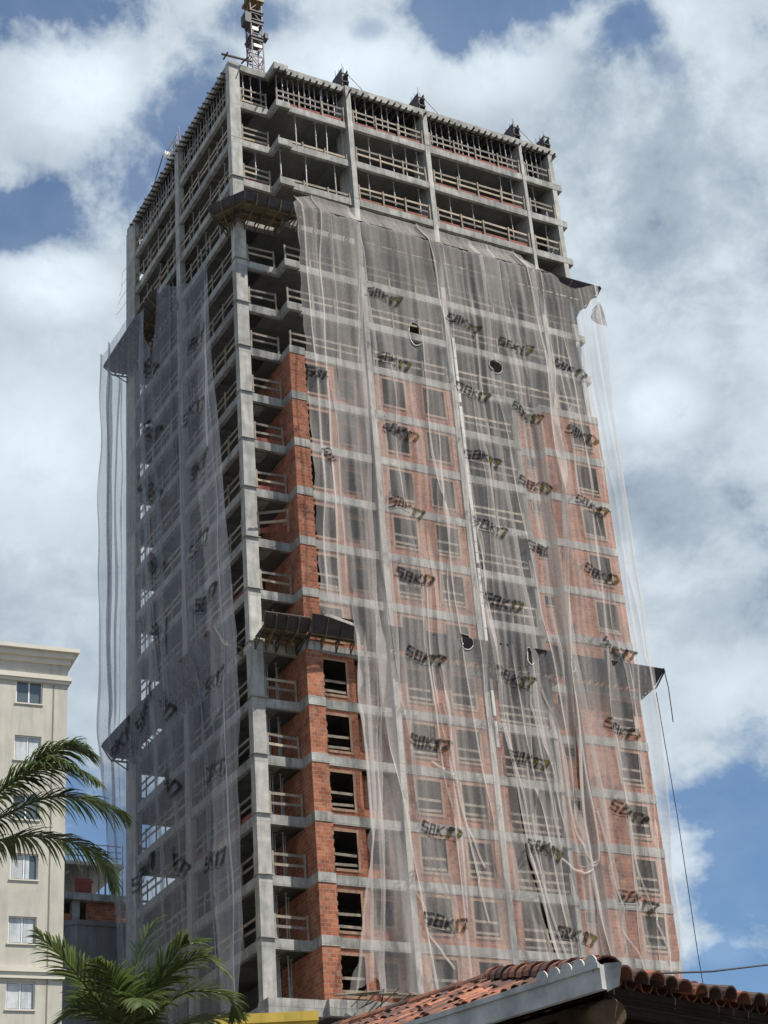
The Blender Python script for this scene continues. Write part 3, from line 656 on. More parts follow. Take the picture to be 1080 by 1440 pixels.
def fold(pts, wd=.16, am=.22, dp=.16, f0=3.0, f1=19.5): return (sorted(pts), wd, am, dp, f0, f1)
def fine(s0, s1, n, fa=3.0, fb=19.3):
    out = []
    for i in range(n):
        a = s0+(s1-s0)*rf.random(); f0 = rf.uniform(fa, fb-5); f1 = min(fb, f0+rf.uniform(2, 8)); P = []; c = a; d = rf.uniform(-.12, .12)
        for q in np.linspace(f0, f1, 7): P.append((float(q), c)); c += d*(f1-f0)/6+rf.uniform(-.12, .12); d += rf.uniform(-.05, .05)
        out.append(fold(P, rf.uniform(.05, .11), rf.uniform(.06, .17), rf.uniform(-.08, .1), f0, f1))
    return out
HF = [(9.62, 6.39, .36, .27), (14.78, 6.65, .46, .17), (10.95, 12.75, .42, .15), (14.56, 12.88, .18, .16), (17.22, 12.9, .14, .14)]
def hl(lst): return [(a, b*H, c, d*H) for a, b, c, d in lst]
# front net, left strip
nA = Net(True, [(3.3,3.2),(3.9,2.72),(7.16,2.85),(9.6,2.87),(11.3,2.86),(12.72,2.75),(12.725,4.55),(14.4,4.7),(16.8,4.5),(17.9,4.1),(19,3.2)], [(3.3,11.15),(6.2,11.7),(9.0,12.2),(13.5,12.7),(16.5,13.3),(18.3,14.4),(19,15.0)],
         [(2.4,3.95),(3.6,3.45),(4.5,3.3),(12,3.3)], [(2,19.0),(4,19.0),(5.2,18.7),(5.6,18.95),(15,19.1)], front_base,
         [fold([(3.3,2.95),(8.9,3.4),(12.6,3.1)], .14, .24, .2, 3, 12.8), fold([(3.3,4.3),(8,3.9),(12.7,4.0)], .10, .18, .1, 3, 12.9), fold([(4.2,6.7),(10.2,6.1),(12.7,6.1),(19,5.1)], .2, .30, -.18), fold([(4.2,6.9),(9,7.3),(14,6.9)], .1, .16, -.12, 3, 14.5),
          fold([(6.5,9.9),(9,10.0),(12.6,10.6),(16,11.3)], .13, .22, .14, 6.2, 17), fold([(12.7,6.0),(15,6.2),(19,7.9)], .18, .28, .16, 12.6, 19.5), fold([(12.7,4.75),(16.5,4.7),(19,3.6)], .16, .30, .18, 12.7, 19.6), fold([(12.7,5.2),(16.5,5.0),(19,4.3)], .1, .2, -.1, 12.7, 19.6), fold([(13.5,9.2),(15.3,9.6),(17,10.4)], .1, .18, .1, 13, 17.5),
          fold([(12.6,8.6),(19,9.6)], .11, .2, .12, 12.8, 19.4)] + fine(3.3, 12, 16), 3, .08)
nA.build('safety_net', 'sheer white debris net, left strip of the sunlit front, beside the corner recess', net_mat('net_front_left', hl(HF[:1]+HF[2:3]), .30), GN, cutl=2.6)
nB = Net(True, [(3.3,10.95),(6.2,11.5),(9.0,12.0),(13.5,12.5),(16.5,13.1),(18.3,14.2),(19,14.7)], [(3.3,17.75),(6.15,17.98),(9.4,18.1),(12.4,17.3),(15.8,16.7),(17.6,17.1),(19,17.6)],
         [(10,3.3),(18.5,3.3)], [(12,19.1),(20,19.1)], front_base,
         [fold([(3.3,11.1),(6.2,11.62),(9,12.1),(13.5,12.6),(16.5,13.2),(19,14.9)], .16, .30, .22), fold([(3.4,14.8),(8.1,14.4),(12.5,15.2),(16.3,16.8)], .14, .24, -.14), fold([(7.4,14.6),(12.5,15.9),(16.3,16.8)], .12, .22, .14, 7, 16.6), fold([(3.3,15.9),(8,16.3),(13,16.5)], .1, .18, -.1, 3, 13.5), fold([(12.5,13.6),(15,14.1),(18,15.2)], .11, .2, .12, 12.6, 18.8), fold([(12.5,14.6),(14.5,15.0),(16,15.7)], .1, .2, .12, 12.6, 16.4)] + fine(11.6, 17.5, 15), 8, .09)
nB.build('safety_net', 'sheer white debris net, middle strip of the front, bunched over the central balconies', net_mat('net_front_middle', hl(HF[1:2]+HF[3:5]), .31), GN)
nC = Net(True, [(3.3,17.45),(6.15,17.7),(9.4,17.85),(12.4,17.05),(15.8,16.5),(17.6,16.8),(19,17.3)], [(3.6,23.1),(4.5,22.75),(9.1,22.6),(12.15,22.5),(12.65,22.6),(16.2,21.95),(18.2,21.7),(19,21.6)],
         [(17,3.3),(18.2,3.35),(19.2,3.75),(20.2,4.1),(21.2,4.2),(22.2,4.0),(22.9,3.9)], [(16,19.1),(20,19.2),(23,19.1)], front_base,
         [fold([(3.3,17.7),(6.15,17.95),(9.4,18.05),(12.4,17.3),(15.8,16.75),(19,17.5)], .2, .36, .26), fold([(3.4,18.3),(8.4,18.5),(12.7,17.6),(19,18.9)], .13, .26, -.16), fold([(3.6,18.9),(6,18.7),(9,18.4)], .12, .22, .16, 3.5, 9.5), fold([(9,20.2),(13.7,19.3),(17.5,19.2)], .12, .22, .14, 8, 18.5), fold([(11,21.6),(15,21.3),(19,20.7)], .1, .2, .14, 10, 19.4), fold([(4.2,22.7),(9,22.4),(12.5,22.35),(19,21.4)], .12, .26, .14), fold([(13,20.8),(19,20.1)], .09, .16, .1, 13, 19.3)] + fine(18, 22.5, 12), 21, .08)
nC.build('safety_net', 'sheer white debris net, right strip of the front, sagging below the corner platform', net_mat('net_front_right', [], .30), GN)
for a, b in [(7.8,5.65),(7.97,7.14),(8.02,8.7),(8.05,10.27),(8.18,11.68),(8.38,13.17),(8.15,14.74),(8.42,16.24),(8.35,17.76)]: nA.logo(a, b, -.17+rf.uniform(-.06, .06))
nA.logo(3.7, 7.83, -.12, cut=.6); nA.logo(4.0, 9.6, -.9, cut=.5, sc=.7)
for a, b in [(12.75,5.83),(12.95,7.42),(13.05,8.88),(13.05,10.36),(13.35,11.86),(13.5,13.31),(13.75,14.82),(14.2,16.36),(15.4,17.79),(16.3,7.65),(16.2,6.06)]: nB.logo(a, b, -.2+rf.uniform(-.06, .06))
nB.logo(16.3, 9.23, -.15, cut=.9); nB.logo(16.3, 10.63, -.05, cut=.7)
for a, b in [(19.87,7.86),(19.81,6.29),(19.89,9.42),(19.81,10.92),(20.12,12.42),(19.81,14.01),(19.5,15.55),(19.3,17.1)]: nC.logo(a, b, -.36+rf.uniform(-.06, .06))
for nn, i in ((nA, 0), (nB, 1), (nA, 2), (nB, 3), (nB, 4)): nn.hem(*HF[i])
# left face nets (s = y, far end is large y)
HL = [(11.9, 7.3, .45, .16), (12.1, 8.9, .35, .2), (10.9, 8.1, .3, .2), (6.9, 12.0, .12, .5)]
for P in ([(15.6,13.4),(15.9,14.8),(16.25,16.0),(16.9,16.55),(17.35,16.35),(17.3,15.0),(17.2,13.4)], [(14.4,13.6),(14.8,15.2),(15.4,16.4),(16.3,16.75),(17.2,16.5)], [(12.9,14.0),(13.3,15.6),(13.9,16.9),(14.9,18.3)]): nB.cord(P)
for P in ([(8.4,15.05),(9.4,15.3),(9.9,15.6),(10.1,16.1),(10.8,16.8)], [(9.2,14.0),(9.5,15.3),(10.0,16.4),(10.7,17.7)], [(6.9,17.2),(7.6,17.9),(8.6,18.5)]): nA.cord(P, .045)
for P in ([(17.6,15.6),(18.3,17.0),(19.3,18.4)], [(19.6,15.0),(19.9,16.6),(20.9,18.2)]): nC.cord(P, .045)
nL = Net(False, [(3.4,.75),(5.2,.68),(7.46,.28),(10.44,-.55),(12.6,-1.3),(13.3,-1.5),(15.6,-.76),(17.9,-.66),(19,-.05)], [(3.4,8.2),(4.0,8.15),(5.6,8.55),(9,8.2),(13.3,7.3),(16,6.2),(19,5.8)],
         [(.5,5.2),(2.9,5.15),(5,4.75),(7.7,4.06),(9.3,4.0)], [(-2,19.1),(10,19.1)], left_base,
         [fold([(4,8.8),(9,8.0),(13.3,7.2),(19,5.9)], .22, .36, .2), fold([(5,4.6),(12,4.2)], .12, .18, .1, 4, 12.5), fold([(5.2,.95),(12,.0),(19,.3)], .12, .2, .1), fold([(13,3.4),(15,2.5),(18,2.2)], .12, .2, .1, 12.8, 19)] + fine(0.5, 8, 10), 33, .045)
nL.build('safety_net', 'grey shaded debris net over the near bay of the left face', net_mat('net_left_near_shaded', hl(HL[3:]), .41, (.38, .395, .44)), GN)  # white netting coloured grey-blue to carry the shade of this face
nM = Net(False, [(3.4,10.6),(4.0,10.2),(4.7,9.9),(5.7,9.1),(9,8.0),(13.3,7.1),(16,6.0),(19,5.6)], [(3.4,17.6),(7.1,17.35),(12.5,17.25),(14.2,16.4),(16.4,14.9),(19,14.2)],
         [(9,4.9),(10.0,4.1),(11,4.0),(12,3.9),(13,3.66),(18,3.66)], [(4,19.1),(16,19.1)], left_base,
         [fold([(4,10.0),(9,9.3),(13,8.2)], .16, .3, .2, 3.5, 13), fold([(4,11.0),(9,10.6),(13,9.6),(19,8.0)], .15, .26, -.15), fold([(4,17.3),(12.5,16.95),(19,14)], .18, .3, .2), fold([(4,16.6),(12.5,16.3)], .15, .3, -.2, 4, 12.8), fold([(4,15.9),(12.5,15.6),(19,13)], .14, .26, .18), fold([(4,14.8),(12,14.9)], .12, .24, -.1, 4.5, 13), fold([(13,12.4),(19,10.5)], .14, .24, .14, 12.8, 19)] + fine(9, 16.5, 13), 41, .05)
nM.build('safety_net', 'shade-grey debris net over the far bay of the left face, flapping past the back corner', net_mat('net_left_far_shaded', hl(HL[:3]), .40, (.43, .445, .49)), GN)  # shade of the left face mixed into the net colour here too
for a, b, an in [(2.33,6.69,-.1),(3.0,8.1,-.1),(2.4,9.39,-.05),(2.6,10.9,-.1),(2.0,12.1,-.1),(1.5,13.69,-.1),(1.7,15.21,-.15),(2.3,16.63,-.15)]: nL.logo(a, b, an, -1, sc=1.1)
for a, b, an in [(7.4,13.22,-.8),(7.2,14.73,-.7),(6.4,16.2,-.7)]: nL.logo(a, b, an, -1, cut=.95, sc=1.1)
for a, b, an in [(8.9,5.84,-.75),(8.7,7.36,-.7),(8.5,8.77,-.7),(8.5,10.32,-.7),(8.2,11.74,-.6),(14.15,13.06,.3),(10.4,12.94,.5),(11.0,15.9,.2)]: nM.logo(a, b, an, -1, sc=1.2)

# rag of white sheeting torn loose at the right-hand platform corner
mb = MB(); nx, ny = 8, 12
def rag(i, j):
    u, v = i/nx, j/ny; return Vector((22.1+u*.8-.25*v*(1-u), -2.02-.12*math.sin(u*5+v*3)-.1*v, zf(4.3)-1.9*v*(.35+.65*u)-.9*(1-u)+.25*math.sin(v*4)*u))
for i in range(nx):
    for j in range(ny): mb.face([rag(i,j), rag(i,j+1), rag(i+1,j+1), rag(i+1,j)])
rg = mb.obj('torn_sheet', bsdf_mat('white_sheet', (.34, .33, .35), .7, .2, 3, 0, None, .1)); rg.location = (.12, -.05, 0); tag(rg, 'torn white plastic sheet hanging from the right corner of the upper platform', 'plastic sheet')
for i, (x, k) in enumerate(((20.6, 6), (20.4, 7), (20.9, 2), (21.0, 3))):
    mb = MB(); p = [(0,0,0),(1.0,.1,0),(.75,.3,.5),(.55,.15,1.0),(.15,.2,.35)]; 
    mb.face([p[0], p[1], p[2], p[4]]); mb.face([p[4], p[2], p[3]]); mb.face([(0,.4,0), p[0], p[4]]); mb.face([p[1], (1.0,.5,0), p[2]]); mb.face([(0,.4,0),p[4],p[3],p[2],(1.0,.5,0)])
    o = mb.obj('sheet_heap', M['white']); o.location = (x, YF+.25, zf(k)); o.scale = (1, 1, .9) if i < 2 else (.5, .6, .8)
    tag(o, f'crumpled white plastic sheet on the {ordn(k)} slab down, near the right corner', 'plastic sheet', 'white plastic sheets')

# ------------------------------------------------------------------ ropes and debris at the tower
def cable(name, label, pts, r, cat):
    b = Vector(pts[0]); mb = MB(); mb.tube([Vector(p)-b for p in pts], r, 5); o = mb.obj(name, M['rope'], None, b); tag(o, label, cat); return o
cable('hanging_rope', 'short dark rope dangling from the right end of the lower platform', [(W+1.0, -2.0, zt2), (W+1.05, -2.05, zt2-1.0), (W+.98, -2.1, zt2-2.0), (W+.95, -2.1, zt2-3.0)], .028, 'rope')
cable('guide_rope', 'thin rope running from lower platform down past the right edge', [(22.3, -2.3, zf(13.2)), (22.35, -2.35, zf(15.5)), (22.25, -2.35, zf(18)), (22.35, -2.4, zf(21))], .022, 'rope')
cable('utility_wire', 'thin dark overhead wire at the lower right above the tiled roof', [(-21.0, -53.7, 6.6), (-15.79, -49.81, 7.99), (-12.5, -47.35, 8.95), (-6, -42.5, 11)], .015, 'wire')
t = thing('timber_debris', 'heap of thin broken timber sticks at the foot of the front net', 'timber debris', (4.2, -1.6, zf(19)))
for i in range(14):
    a = random.uniform(-1.6, 3.6); MB().tube([(a, random.uniform(-.6, .2), -.5), (a+random.uniform(.2, 1.3), random.uniform(-.9, .3), random.uniform(.0, .45))], .03, 5).obj('stick', M['timber_dark'], t)
for i in range(5): MB().bar((-1.6+i*.9, -.2, .02+.07*i), (.4+i*.9, -.5, .22-.03*i), .25, .04).obj('plank', M['timber'], t)

# ------------------------------------------------------------------ cream apartment building on the left
def plain(name, c, **k): return bsdf_mat(name, c, **k)
cream = plain('cream_render', (.50, .475, .41), rough=.9, var=.09, nscale=.8, streak=.13, bump=.08)
trim = plain('pale_trim', (.62, .58, .50), rough=.85, var=.06, nscale=1, bump=.05)
groovem = plain('shadow_gap', (.22, .20, .16), rough=.9, var=.1)
glassm, N, L = new_mat('window_glass'); o_ = N.new('ShaderNodeOutputMaterial'); p_ = N.new('ShaderNodeBsdfPrincipled'); p_.inputs['Base Color'].default_value = (.10, .12, .13, 1); p_.inputs['Roughness'].default_value = .08; p_.inputs['Specular IOR Level'].default_value = .9; L.new(p_.outputs[0], o_.inputs[0])
refl = bsdf_mat('sky_reflection', (.55, .58, .60), .9, .12, 3, .25, None, .1)  # pale sheets over the panes, sky reflection put in as colour
bx, by = -9.42, -.92
bl = thing('apartment_building', 'cream rendered apartment building with white framed windows and moulded cornice', 'building', (bx, by, 0), math.radians(-5))
mb = MB(); zs = [33.58, 30.94, 28.26, 25.64, 22.95, 20.27, 17.5, 14.8, 12.0, 9.2, 6.4]
def bwall(mb):
    xs = [(-2.28, -1.12), (-5.2, -4.0), (-8.4, -7.2)]
    z = 0.0
    rows = sorted(zs)
    edges = [0.0]
    for zc in rows: edges += [zc-.56, zc+.56]
    edges.append(35.0)
    for a in range(len(edges)-1):
        z0, z1 = edges[a], edges[a+1]
        if a % 2 == 0: mb.box(-12, 0, z0, 0, .3, z1)
        else:
            x = -12
            for (p, q) in sorted(xs): mb.box(x, 0, z0, p, .3, z1); x = q
            mb.box(x, 0, z0, 0, .3, z1)
bwall(mb); mb.box(-.3, .3, 0, 0, 12, 35.0); mb.box(-12, .3, 0, -11.7, 12, 35); mb.box(-11.7, 11.7, 0, -.3, 12, 35); mb.box(-11.7, .3, 34.6, -.3, 11.7, 34.9)
mb.obj('wall', cream, bl)
mb = MB(); mb.box(-12.1, -.10, 35.0, .1, 12.1, 35.25); mb.box(-12.25, -.25, 35.25, .25, 12.2, 35.5); mb.box(-12.4, -.42, 35.5, .42, 12.3, 35.68); mb.obj('cornice', trim, bl)
mb = MB(); mb.box(-12.05, -.16, 34.2, .16, 12.0, 34.42); mb.box(-12.02, -.08, 34.05, .08, 12, 34.2); mb.obj('string_course', trim, bl)
mb = MB(); mb.box(-12.05, -.16, 21.2, .12, 12.0, 21.4); mb.box(-12.02, -.10, 20.95, .08, 12, 21.2); mb.obj('string_course', trim, bl)
mb = MB(); mb.box(-.66, -.012, 0, -.60, .0, 20.95); mb.box(-.66, -.012, 21.4, -.60, 0, 34.0); mb.obj('facade_joint', groovem, bl)
for zi, zc in enumerate(zs[:7]):
    for xc in (-1.7, -4.6):
        mb = MB(); w, h = .58, .56; f = .05
        mb.box(xc-w, .10, zc-h, xc-w+f, .16, zc+h); mb.box(xc+w-f, .10, zc-h, xc+w, .16, zc+h); mb.box(xc-w+f, .10, zc-h, xc+w-f, .16, zc-h+f); mb.box(xc-w+f, .10, zc+h-f, xc+w-f, .16, zc+h); mb.box(xc-.03, .10, zc-h+f, xc+.03, .15, zc+h-f)
        fr = mb.obj('window', M['white'], bl)
        MB().box(xc-w-.05, -.05, zc-h-.06, xc+w+.05, .10, zc-h).obj('sill', trim, fr)
        MB().box(xc-w+f, .12, zc-h+f, xc-.03, .13, zc+h-f).box(xc+.03, .125, zc-h+f, xc+w-f, .135, zc+h-f).obj('pane', glassm, fr)
        if zi in (1, 3, 4, 5, 6):
            MB().box(xc-w+f+.02, .085 if False else .112, zc-h+f+.02, xc-.05, .118, zc+h-f-.02).box(xc+.06, .112, zc-h+f+.02, xc+w-f-(.02 if zi != 3 else .3), .118, zc+h-f-.02).obj('pane_reflection', refl, fr)

# ------------------------------------------------------------------ grey block and the small construction behind it
gr = thing('grey_building', 'plain grey windowless building between the cream block and the tower', 'building', (-1.6, 20.4, 0))
gm = bsdf_mat('grey_render', (.20, .21, .225), .9, .15, .8, .2, None, .1)
MB().prism([(-9,3),(-1.5,1.0),(0,0),(9,0),(9,10),(-9,10)], 0, 30.15).obj('wall', gm, gr)
MB().prism([(-9.05,2.95),(-1.5,.93),(0,-.08),(9,-.08),(9,0),(0,-.001),(-1.5,.99),(-9,2.99)], 29.95, 30.22).obj('coping', gm, gr)
MB().tube([(-.85, .45, 29.4), (-.85, .45, 31.2)], .1, 8).obj('vent_pipe', M['steel_light'], gr)
cn = thing('brick_building_site', 'far unfinished orange brick building with propped slab above grey wall', 'building', (1.5, 34.5, 0))
MB().box(-7, 0, 0, 4.4, 8, 34.6).obj('lower_body', M['concrete_dark'], cn)
MB().box(-1.2, -.2, 30, 1.2, 0, 34.95).box(2.2, -.2, 30, 5.2, 0, 35.8).obj('brick_wall', M['brick'], cn)
MB().box(-7, -.6, 35.8, 5.4, 8, 36.25).obj('floor_slab', M['concrete'], cn)
MB().box(1.25, -.25, 34, 1.75, .2, 35.8).obj('column', M['concrete'], cn)
MB().box(-7, 1.5, 34.6, 5, 1.8, 35.8).obj('inner_wall', M['concrete_dark'], cn)
for i in range(16): MB().tube([(-4+i*.58, -.35+.4*(i % 2), 36.25), (-4+i*.58, -.35+.4*(i % 2), 38.1)], .06, 6).obj('prop', M['timber'], cn)
MB().bar((-1.2, -.5, 36.3), (.9, -.5, 37.6), .16).bar((-3.4, -.5, 38.1), (-1.4, -.5, 36.4), .12).obj('brace', M['timber'], cn)
MB().box(-7, -.5, 38.1, 4.6, 8, 38.35).obj('upper_slab', M['steel_light'], cn)
for i in range(3): MB().bar((-7, -.5, 38.7+.4*i), (4.4, -.5, 38.7+.4*i), .05).obj('rail', M['steel_dark'], cn)
for i in range(12): MB().bar((-6.5+i, -.5, 38.35), (-6.5+i, -.5, 39.6), .05).obj('rail_post', M['steel_dark'], cn)
MB().box(1.3, -.6, 36.3, 2.4, -.5, 37.2).box(1.3, -.62, 36.9, 2.5, -.6, 37.05).obj('pallet_stack', M['red_board'], cn)

# ------------------------------------------------------------------ yellow building top
yw = thing('yellow_building', 'narrow bright yellow building, only its moulded parapet top showing', 'building', (-5.65, -16.1, .40), math.radians(-22))
ym = bsdf_mat('yellow_paint', (.60, .42, .08), .8, .12, 1.2, .15, None, .05)
MB().box(-3.1, 0, -.4, 0, 5, 15.2).obj('wall', ym, yw); MB().box(-3.2, -.10, 15.2, .10, 5.1, 15.4).box(-3.3, -.2, 15.4, .2, 5.2, 15.72).obj('parapet_moulding', ym, yw)

# ------------------------------------------------------------------ tiled roof in the lower right
C0 = Vector((-24.61, -59.41, 4.84)); e1 = Vector((-.2756, .9613, 0)).normalized(); e2 = Vector((.966, .259, 0)).normalized()
hip = Vector((-22.67, -54.69, 6.12))-C0
rt = thing('tiled_roof', 'old terracotta barrel tile hip roof corner with grey fascia on one eave', 'roof', C0)
def tile_mat():
    mt, N, L = new_mat('terracotta_tiles'); out = N.new('ShaderNodeOutputMaterial'); P = N.new('ShaderNodeBsdfPrincipled'); L.new(P.outputs[0], out.inputs[0]); P.inputs['Roughness'].default_value = .85
    at = N.new('ShaderNodeAttribute'); at.attribute_name = 'tile'; g = N.new('ShaderNodeNewGeometry')
    r = N.new('ShaderNodeValToRGB'); L.new(at.outputs['Fac'], r.inputs[0]); cr = r.color_ramp; cr.elements[0].color = (.06, .028, .02, 1); cr.elements[1].color = (.42, .16, .08, 1)
    for p, c in ((.3, (.15, .05, .03, 1)), (.55, (.28, .09, .045, 1)), (.8, (.40, .135, .06, 1))): e = cr.elements.new(p); e.color = c
    n = N.new('ShaderNodeTexNoise'); L.new(g.outputs['Position'], n.inputs['Vector']); n.inputs['Scale'].default_value = 7; n.inputs['Detail'].default_value = 8; n.inputs['Roughness'].default_value = .7
    mr = N.new('ShaderNodeMapRange'); L.new(n.outputs[0], mr.inputs[0]); mr.inputs[1].default_value = .42; mr.inputs[2].default_value = .62; mr.inputs[3].default_value = 0; mr.inputs[4].default_value = .8
    mx = N.new('ShaderNodeMix'); mx.data_type = 'RGBA'; L.new(mr.outputs[0], mx.inputs[0]); L.new(r.outputs[0], mx.inputs[6]); mx.inputs[7].default_value = (.055, .042, .035, 1)
    L.new(mx.outputs[2], P.inputs['Base Color'])
    bp = N.new('ShaderNodeBump'); bp.inputs['Strength'].default_value = .4; bp.inputs['Distance'].default_value = .01; L.new(n.outputs[0], bp.inputs['Height']); L.new(bp.outputs[0], P.inputs['Normal'])
    return mt
TM = tile_mat()
class Tiles:
    def __init__(s): s.mb = MB(); s.c = []
    def barrel(s, p, d, nrm, Ln, r0, r1, up=True, val=None):
        """half-round tile from p along d; nrm is the slope normal"""
        d = d.normalized(); sd = d.cross(nrm).normalized(); n = 7; th = .014; val = random.random() if val is None else val
        A, B, A2, B2 = [], [], [], []
        for k in range(n+1):
            a = math.pi*k/n; c, h = math.cos(a), math.sin(a)*(1 if up else -1)
            A.append(p+sd*c*r0+nrm*h*r0); B.append(p+d*Ln+sd*c*r1+nrm*h*r1); A2.append(p+sd*c*(r0-th)+nrm*h*(r0-th)); B2.append(p+d*Ln+sd*c*(r1-th)+nrm*h*(r1-th))
        i0 = len(s.mb.f)
        for k in range(n):
            s.mb.face([A[k], A[k+1], B[k+1], B[k]]); s.mb.face([A2[k+1], A2[k], B2[k], B2[k+1]]); s.mb.face([A[k+1], A[k], A2[k], A2[k+1]]); s.mb.face([B[k], B[k+1], B2[k+1], B2[k]])
        s.c += [val]*(len(s.mb.f)-i0)
    def obj(s, name, parent):
        o = s.mb.obj(name, TM, parent); at = o.data.attributes.new('tile', 'FLOAT', 'FACE'); at.data.foreach_set('value', s.c); return o
def slope(e, Lmax, name, pitch, over):
    """cover and channel tiles on the slope whose eave runs along e from the corner"""
    # slope plane holds e and hip
    n = e.cross(hip).normalized(); n = n if n.z > 0 else -n
    up = n.cross(e).normalized(); up = up if up.z > 0 else -up           # up the slope
    hl_ = hip.dot(up); ha = hip.dot(e); T = Tiles(); x = .02; k_ = pitch/.165
    while x < Lmax:
        ymax = min(hl_, (x-ha*0)/max(1e-6, ha)*hl_) if ha > 0 else hl_
        y = -over; j = 0
        while y < ymax-.05:
            Ln = min(.44, ymax-y+.05); jit = random.uniform(-.022, .022); v = random.random()**1.9; ud = (up+e*random.uniform(-.09, .09)).normalized()
            T.barrel(e*(x+jit)+up*y+n*(.05+.006*(j % 2)+random.uniform(-.012, .016)), ud, n+up*(-.05), Ln, .088*k_, .072*k_, True, v)
            T.barrel(e*(x+pitch/2)+up*(y+(.16 if j == 0 else 0))+n*.06, up, n, Ln, .07*k_, .08*k_, False, random.random()*.6)
            y += .36; j += 1
        x += pitch
    return T.obj(name, rt), n, up, ha, hl_
tl1, n1_, up1, ha1, hl1 = slope(e1, 9.0, 'roof_tiles', .118, .05)
tl2, n2_, up2, ha2, hl2 = slope(e2, 8.0, 'roof_tiles', .18, .15)
T = Tiles(); hd = hip.normalized(); L0 = hip.length; hn = (n1_+n2_).normalized()
for i in range(int(L0/.36)): T.barrel(hd*(i*.36-.12)+hn*(.10+.008*(i % 2)), hd, hn, .42, .115, .095, True)
rd = e1
for i in range(20): T.barrel(hip+rd*i*.36+Vector((0,0,.06)), rd, Vector((0,0,1)), .42, .11, .095, True)
T.obj('hip_tiles', rt)
# deck boards under the tiles, soffit, fascias, rafters
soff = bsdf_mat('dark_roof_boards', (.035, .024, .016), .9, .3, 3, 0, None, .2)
fasc = bsdf_mat('grey_painted_fascia', (.42, .42, .40), .8, .3, 4, .4, None, .1)
brownf = bsdf_mat('brown_fascia', (.028, .017, .012), .95, .3, 3, 0, None, .2)
logm = bsdf_mat('weathered_log', (.10, .065, .035), .85, .4, 3, 0, None, .4)
mb = MB(); R1 = e1*9+up1*hl1; dn = Vector((0,0,-.06))
far1 = e1*9; far2 = e2*8; hipT = hip
mb.face([dn, far1+dn, far1+up1*hl1+dn, hipT+dn]); mb.face([dn, hipT+dn, far2+up2*hl2+dn, far2+dn])
dn2 = Vector((0,0,-.09)); mb.face([dn2, hipT+dn2, far1+up1*hl1+dn2, far1+dn2]); mb.face([dn2, far2+dn2, far2+up2*hl2+dn2, hipT+dn2])
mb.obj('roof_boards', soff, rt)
o1 = -up1.copy(); o1.z = 0; o1.normalize(); o2 = -up2.copy(); o2.z = 0; o2.normalize()
# grey fascia with a folded metal return at the corner
mb = MB(); mb.bar(e1*-.10+o1*.15+Vector((0,0,.02)), e1*8.8+o1*.15+Vector((0,0,.03)), .05, .18); mb.bar(e1*-.10+o1*.185+Vector((0,0,.10)), e1*8.8+o1*.185+Vector((0,0,.10)), .025, .04); mb.obj('grey_fascia', fasc, rt)
mb = MB(); q = e1*-.10+o1*.125+Vector((0,0,.08)); mb.face([q+Vector((0,0,.04)), q+o2*.12+e2*.06+Vector((0,0,.03)), q+o2*.07+e2*.06+Vector((0,0,-.13)), q+Vector((0,0,-.165))]); mb.face([q+Vector((.004,.004,-.165)), q+o2*.07+e2*.06+Vector((.004,.004,-.13)), q+o2*.12+e2*.06+Vector((.004,.004,.03)), q+Vector((.004,.004,.04))]); mb.obj('fascia_return', fasc, rt)
mb = MB()                                              # scalloped closing strip over the first tiles by the corner
for i in range(5):
    c = e1*(-.02+i*.12)+o1*.155+Vector((0,0,.12))
    for k in range(8):
        a0, a1 = math.pi*k/8, math.pi*(k+1)/8; p = lambda a: c+e1*math.cos(a)*.058+Vector((0,0,math.sin(a)*.075)); th = o1*.02
        mb.face([c, p(a0), p(a1)]); mb.face([c+th, p(a1)+th, p(a0)+th]); mb.face([p(a0), p(a0)+th, p(a1)+th, p(a1)])
mb.obj('scalloped_strip', fasc, rt)
mb = MB(); mb.bar(e2*.02-o2*.03+Vector((0,0,-.05)), e2*8-o2*.03+Vector((0,0,-.05)), .04, .10); mb.bar(e2*.1-o2*.10+Vector((0,0,-.14)), e2*8-o2*.10+Vector((0,0,-.14)), .07, .06); mb.obj('brown_fascia', brownf, rt)
hh_ = Vector((hip.x, hip.y, 0)).normalized()
MB().tube([hh_*.02+Vector((.02,0,-.20)), hh_*.06+Vector((.02,0,-.20)), hip*.9+Vector((0,0,-.24))], [.10, .12, .12], 18).obj('hip_log', logm, rt)
MB().tube([e2*.75-o2*.22+Vector((0,0,-.30)), e2*8-o2*.22+Vector((0,0,-.32))], .12, 14).obj('eave_log', logm, rt)
MB().tube([e1*.35-o1*.3+Vector((0,0,-.36)), e1*8.5-o1*.3+Vector((0,0,-.36))], .12, 12).obj('eave_log', logm, rt)
MB().box(-.10, -.10, -5.0, .10, .10, -.17).obj('downpipe', fasc, rt, e1*1.12+o1*.0)
# rear ceiling and walls so that no sky shows below the eaves
mb = MB(); A = e1*.9+e2*.9; hN = -.45
mb.bar(A+e2*.0+Vector((0,0,-2.35)), A+e2*8+Vector((0,0,-2.35)), .15, 4.9); mb.bar(A+Vector((0,0,-2.35)), A+e1*8+Vector((0,0,-2.35)), .15, 4.9); mb.obj('house_wall', bsdf_mat('dim_wall', (.05, .035, .025), .9, .25, 2), rt)

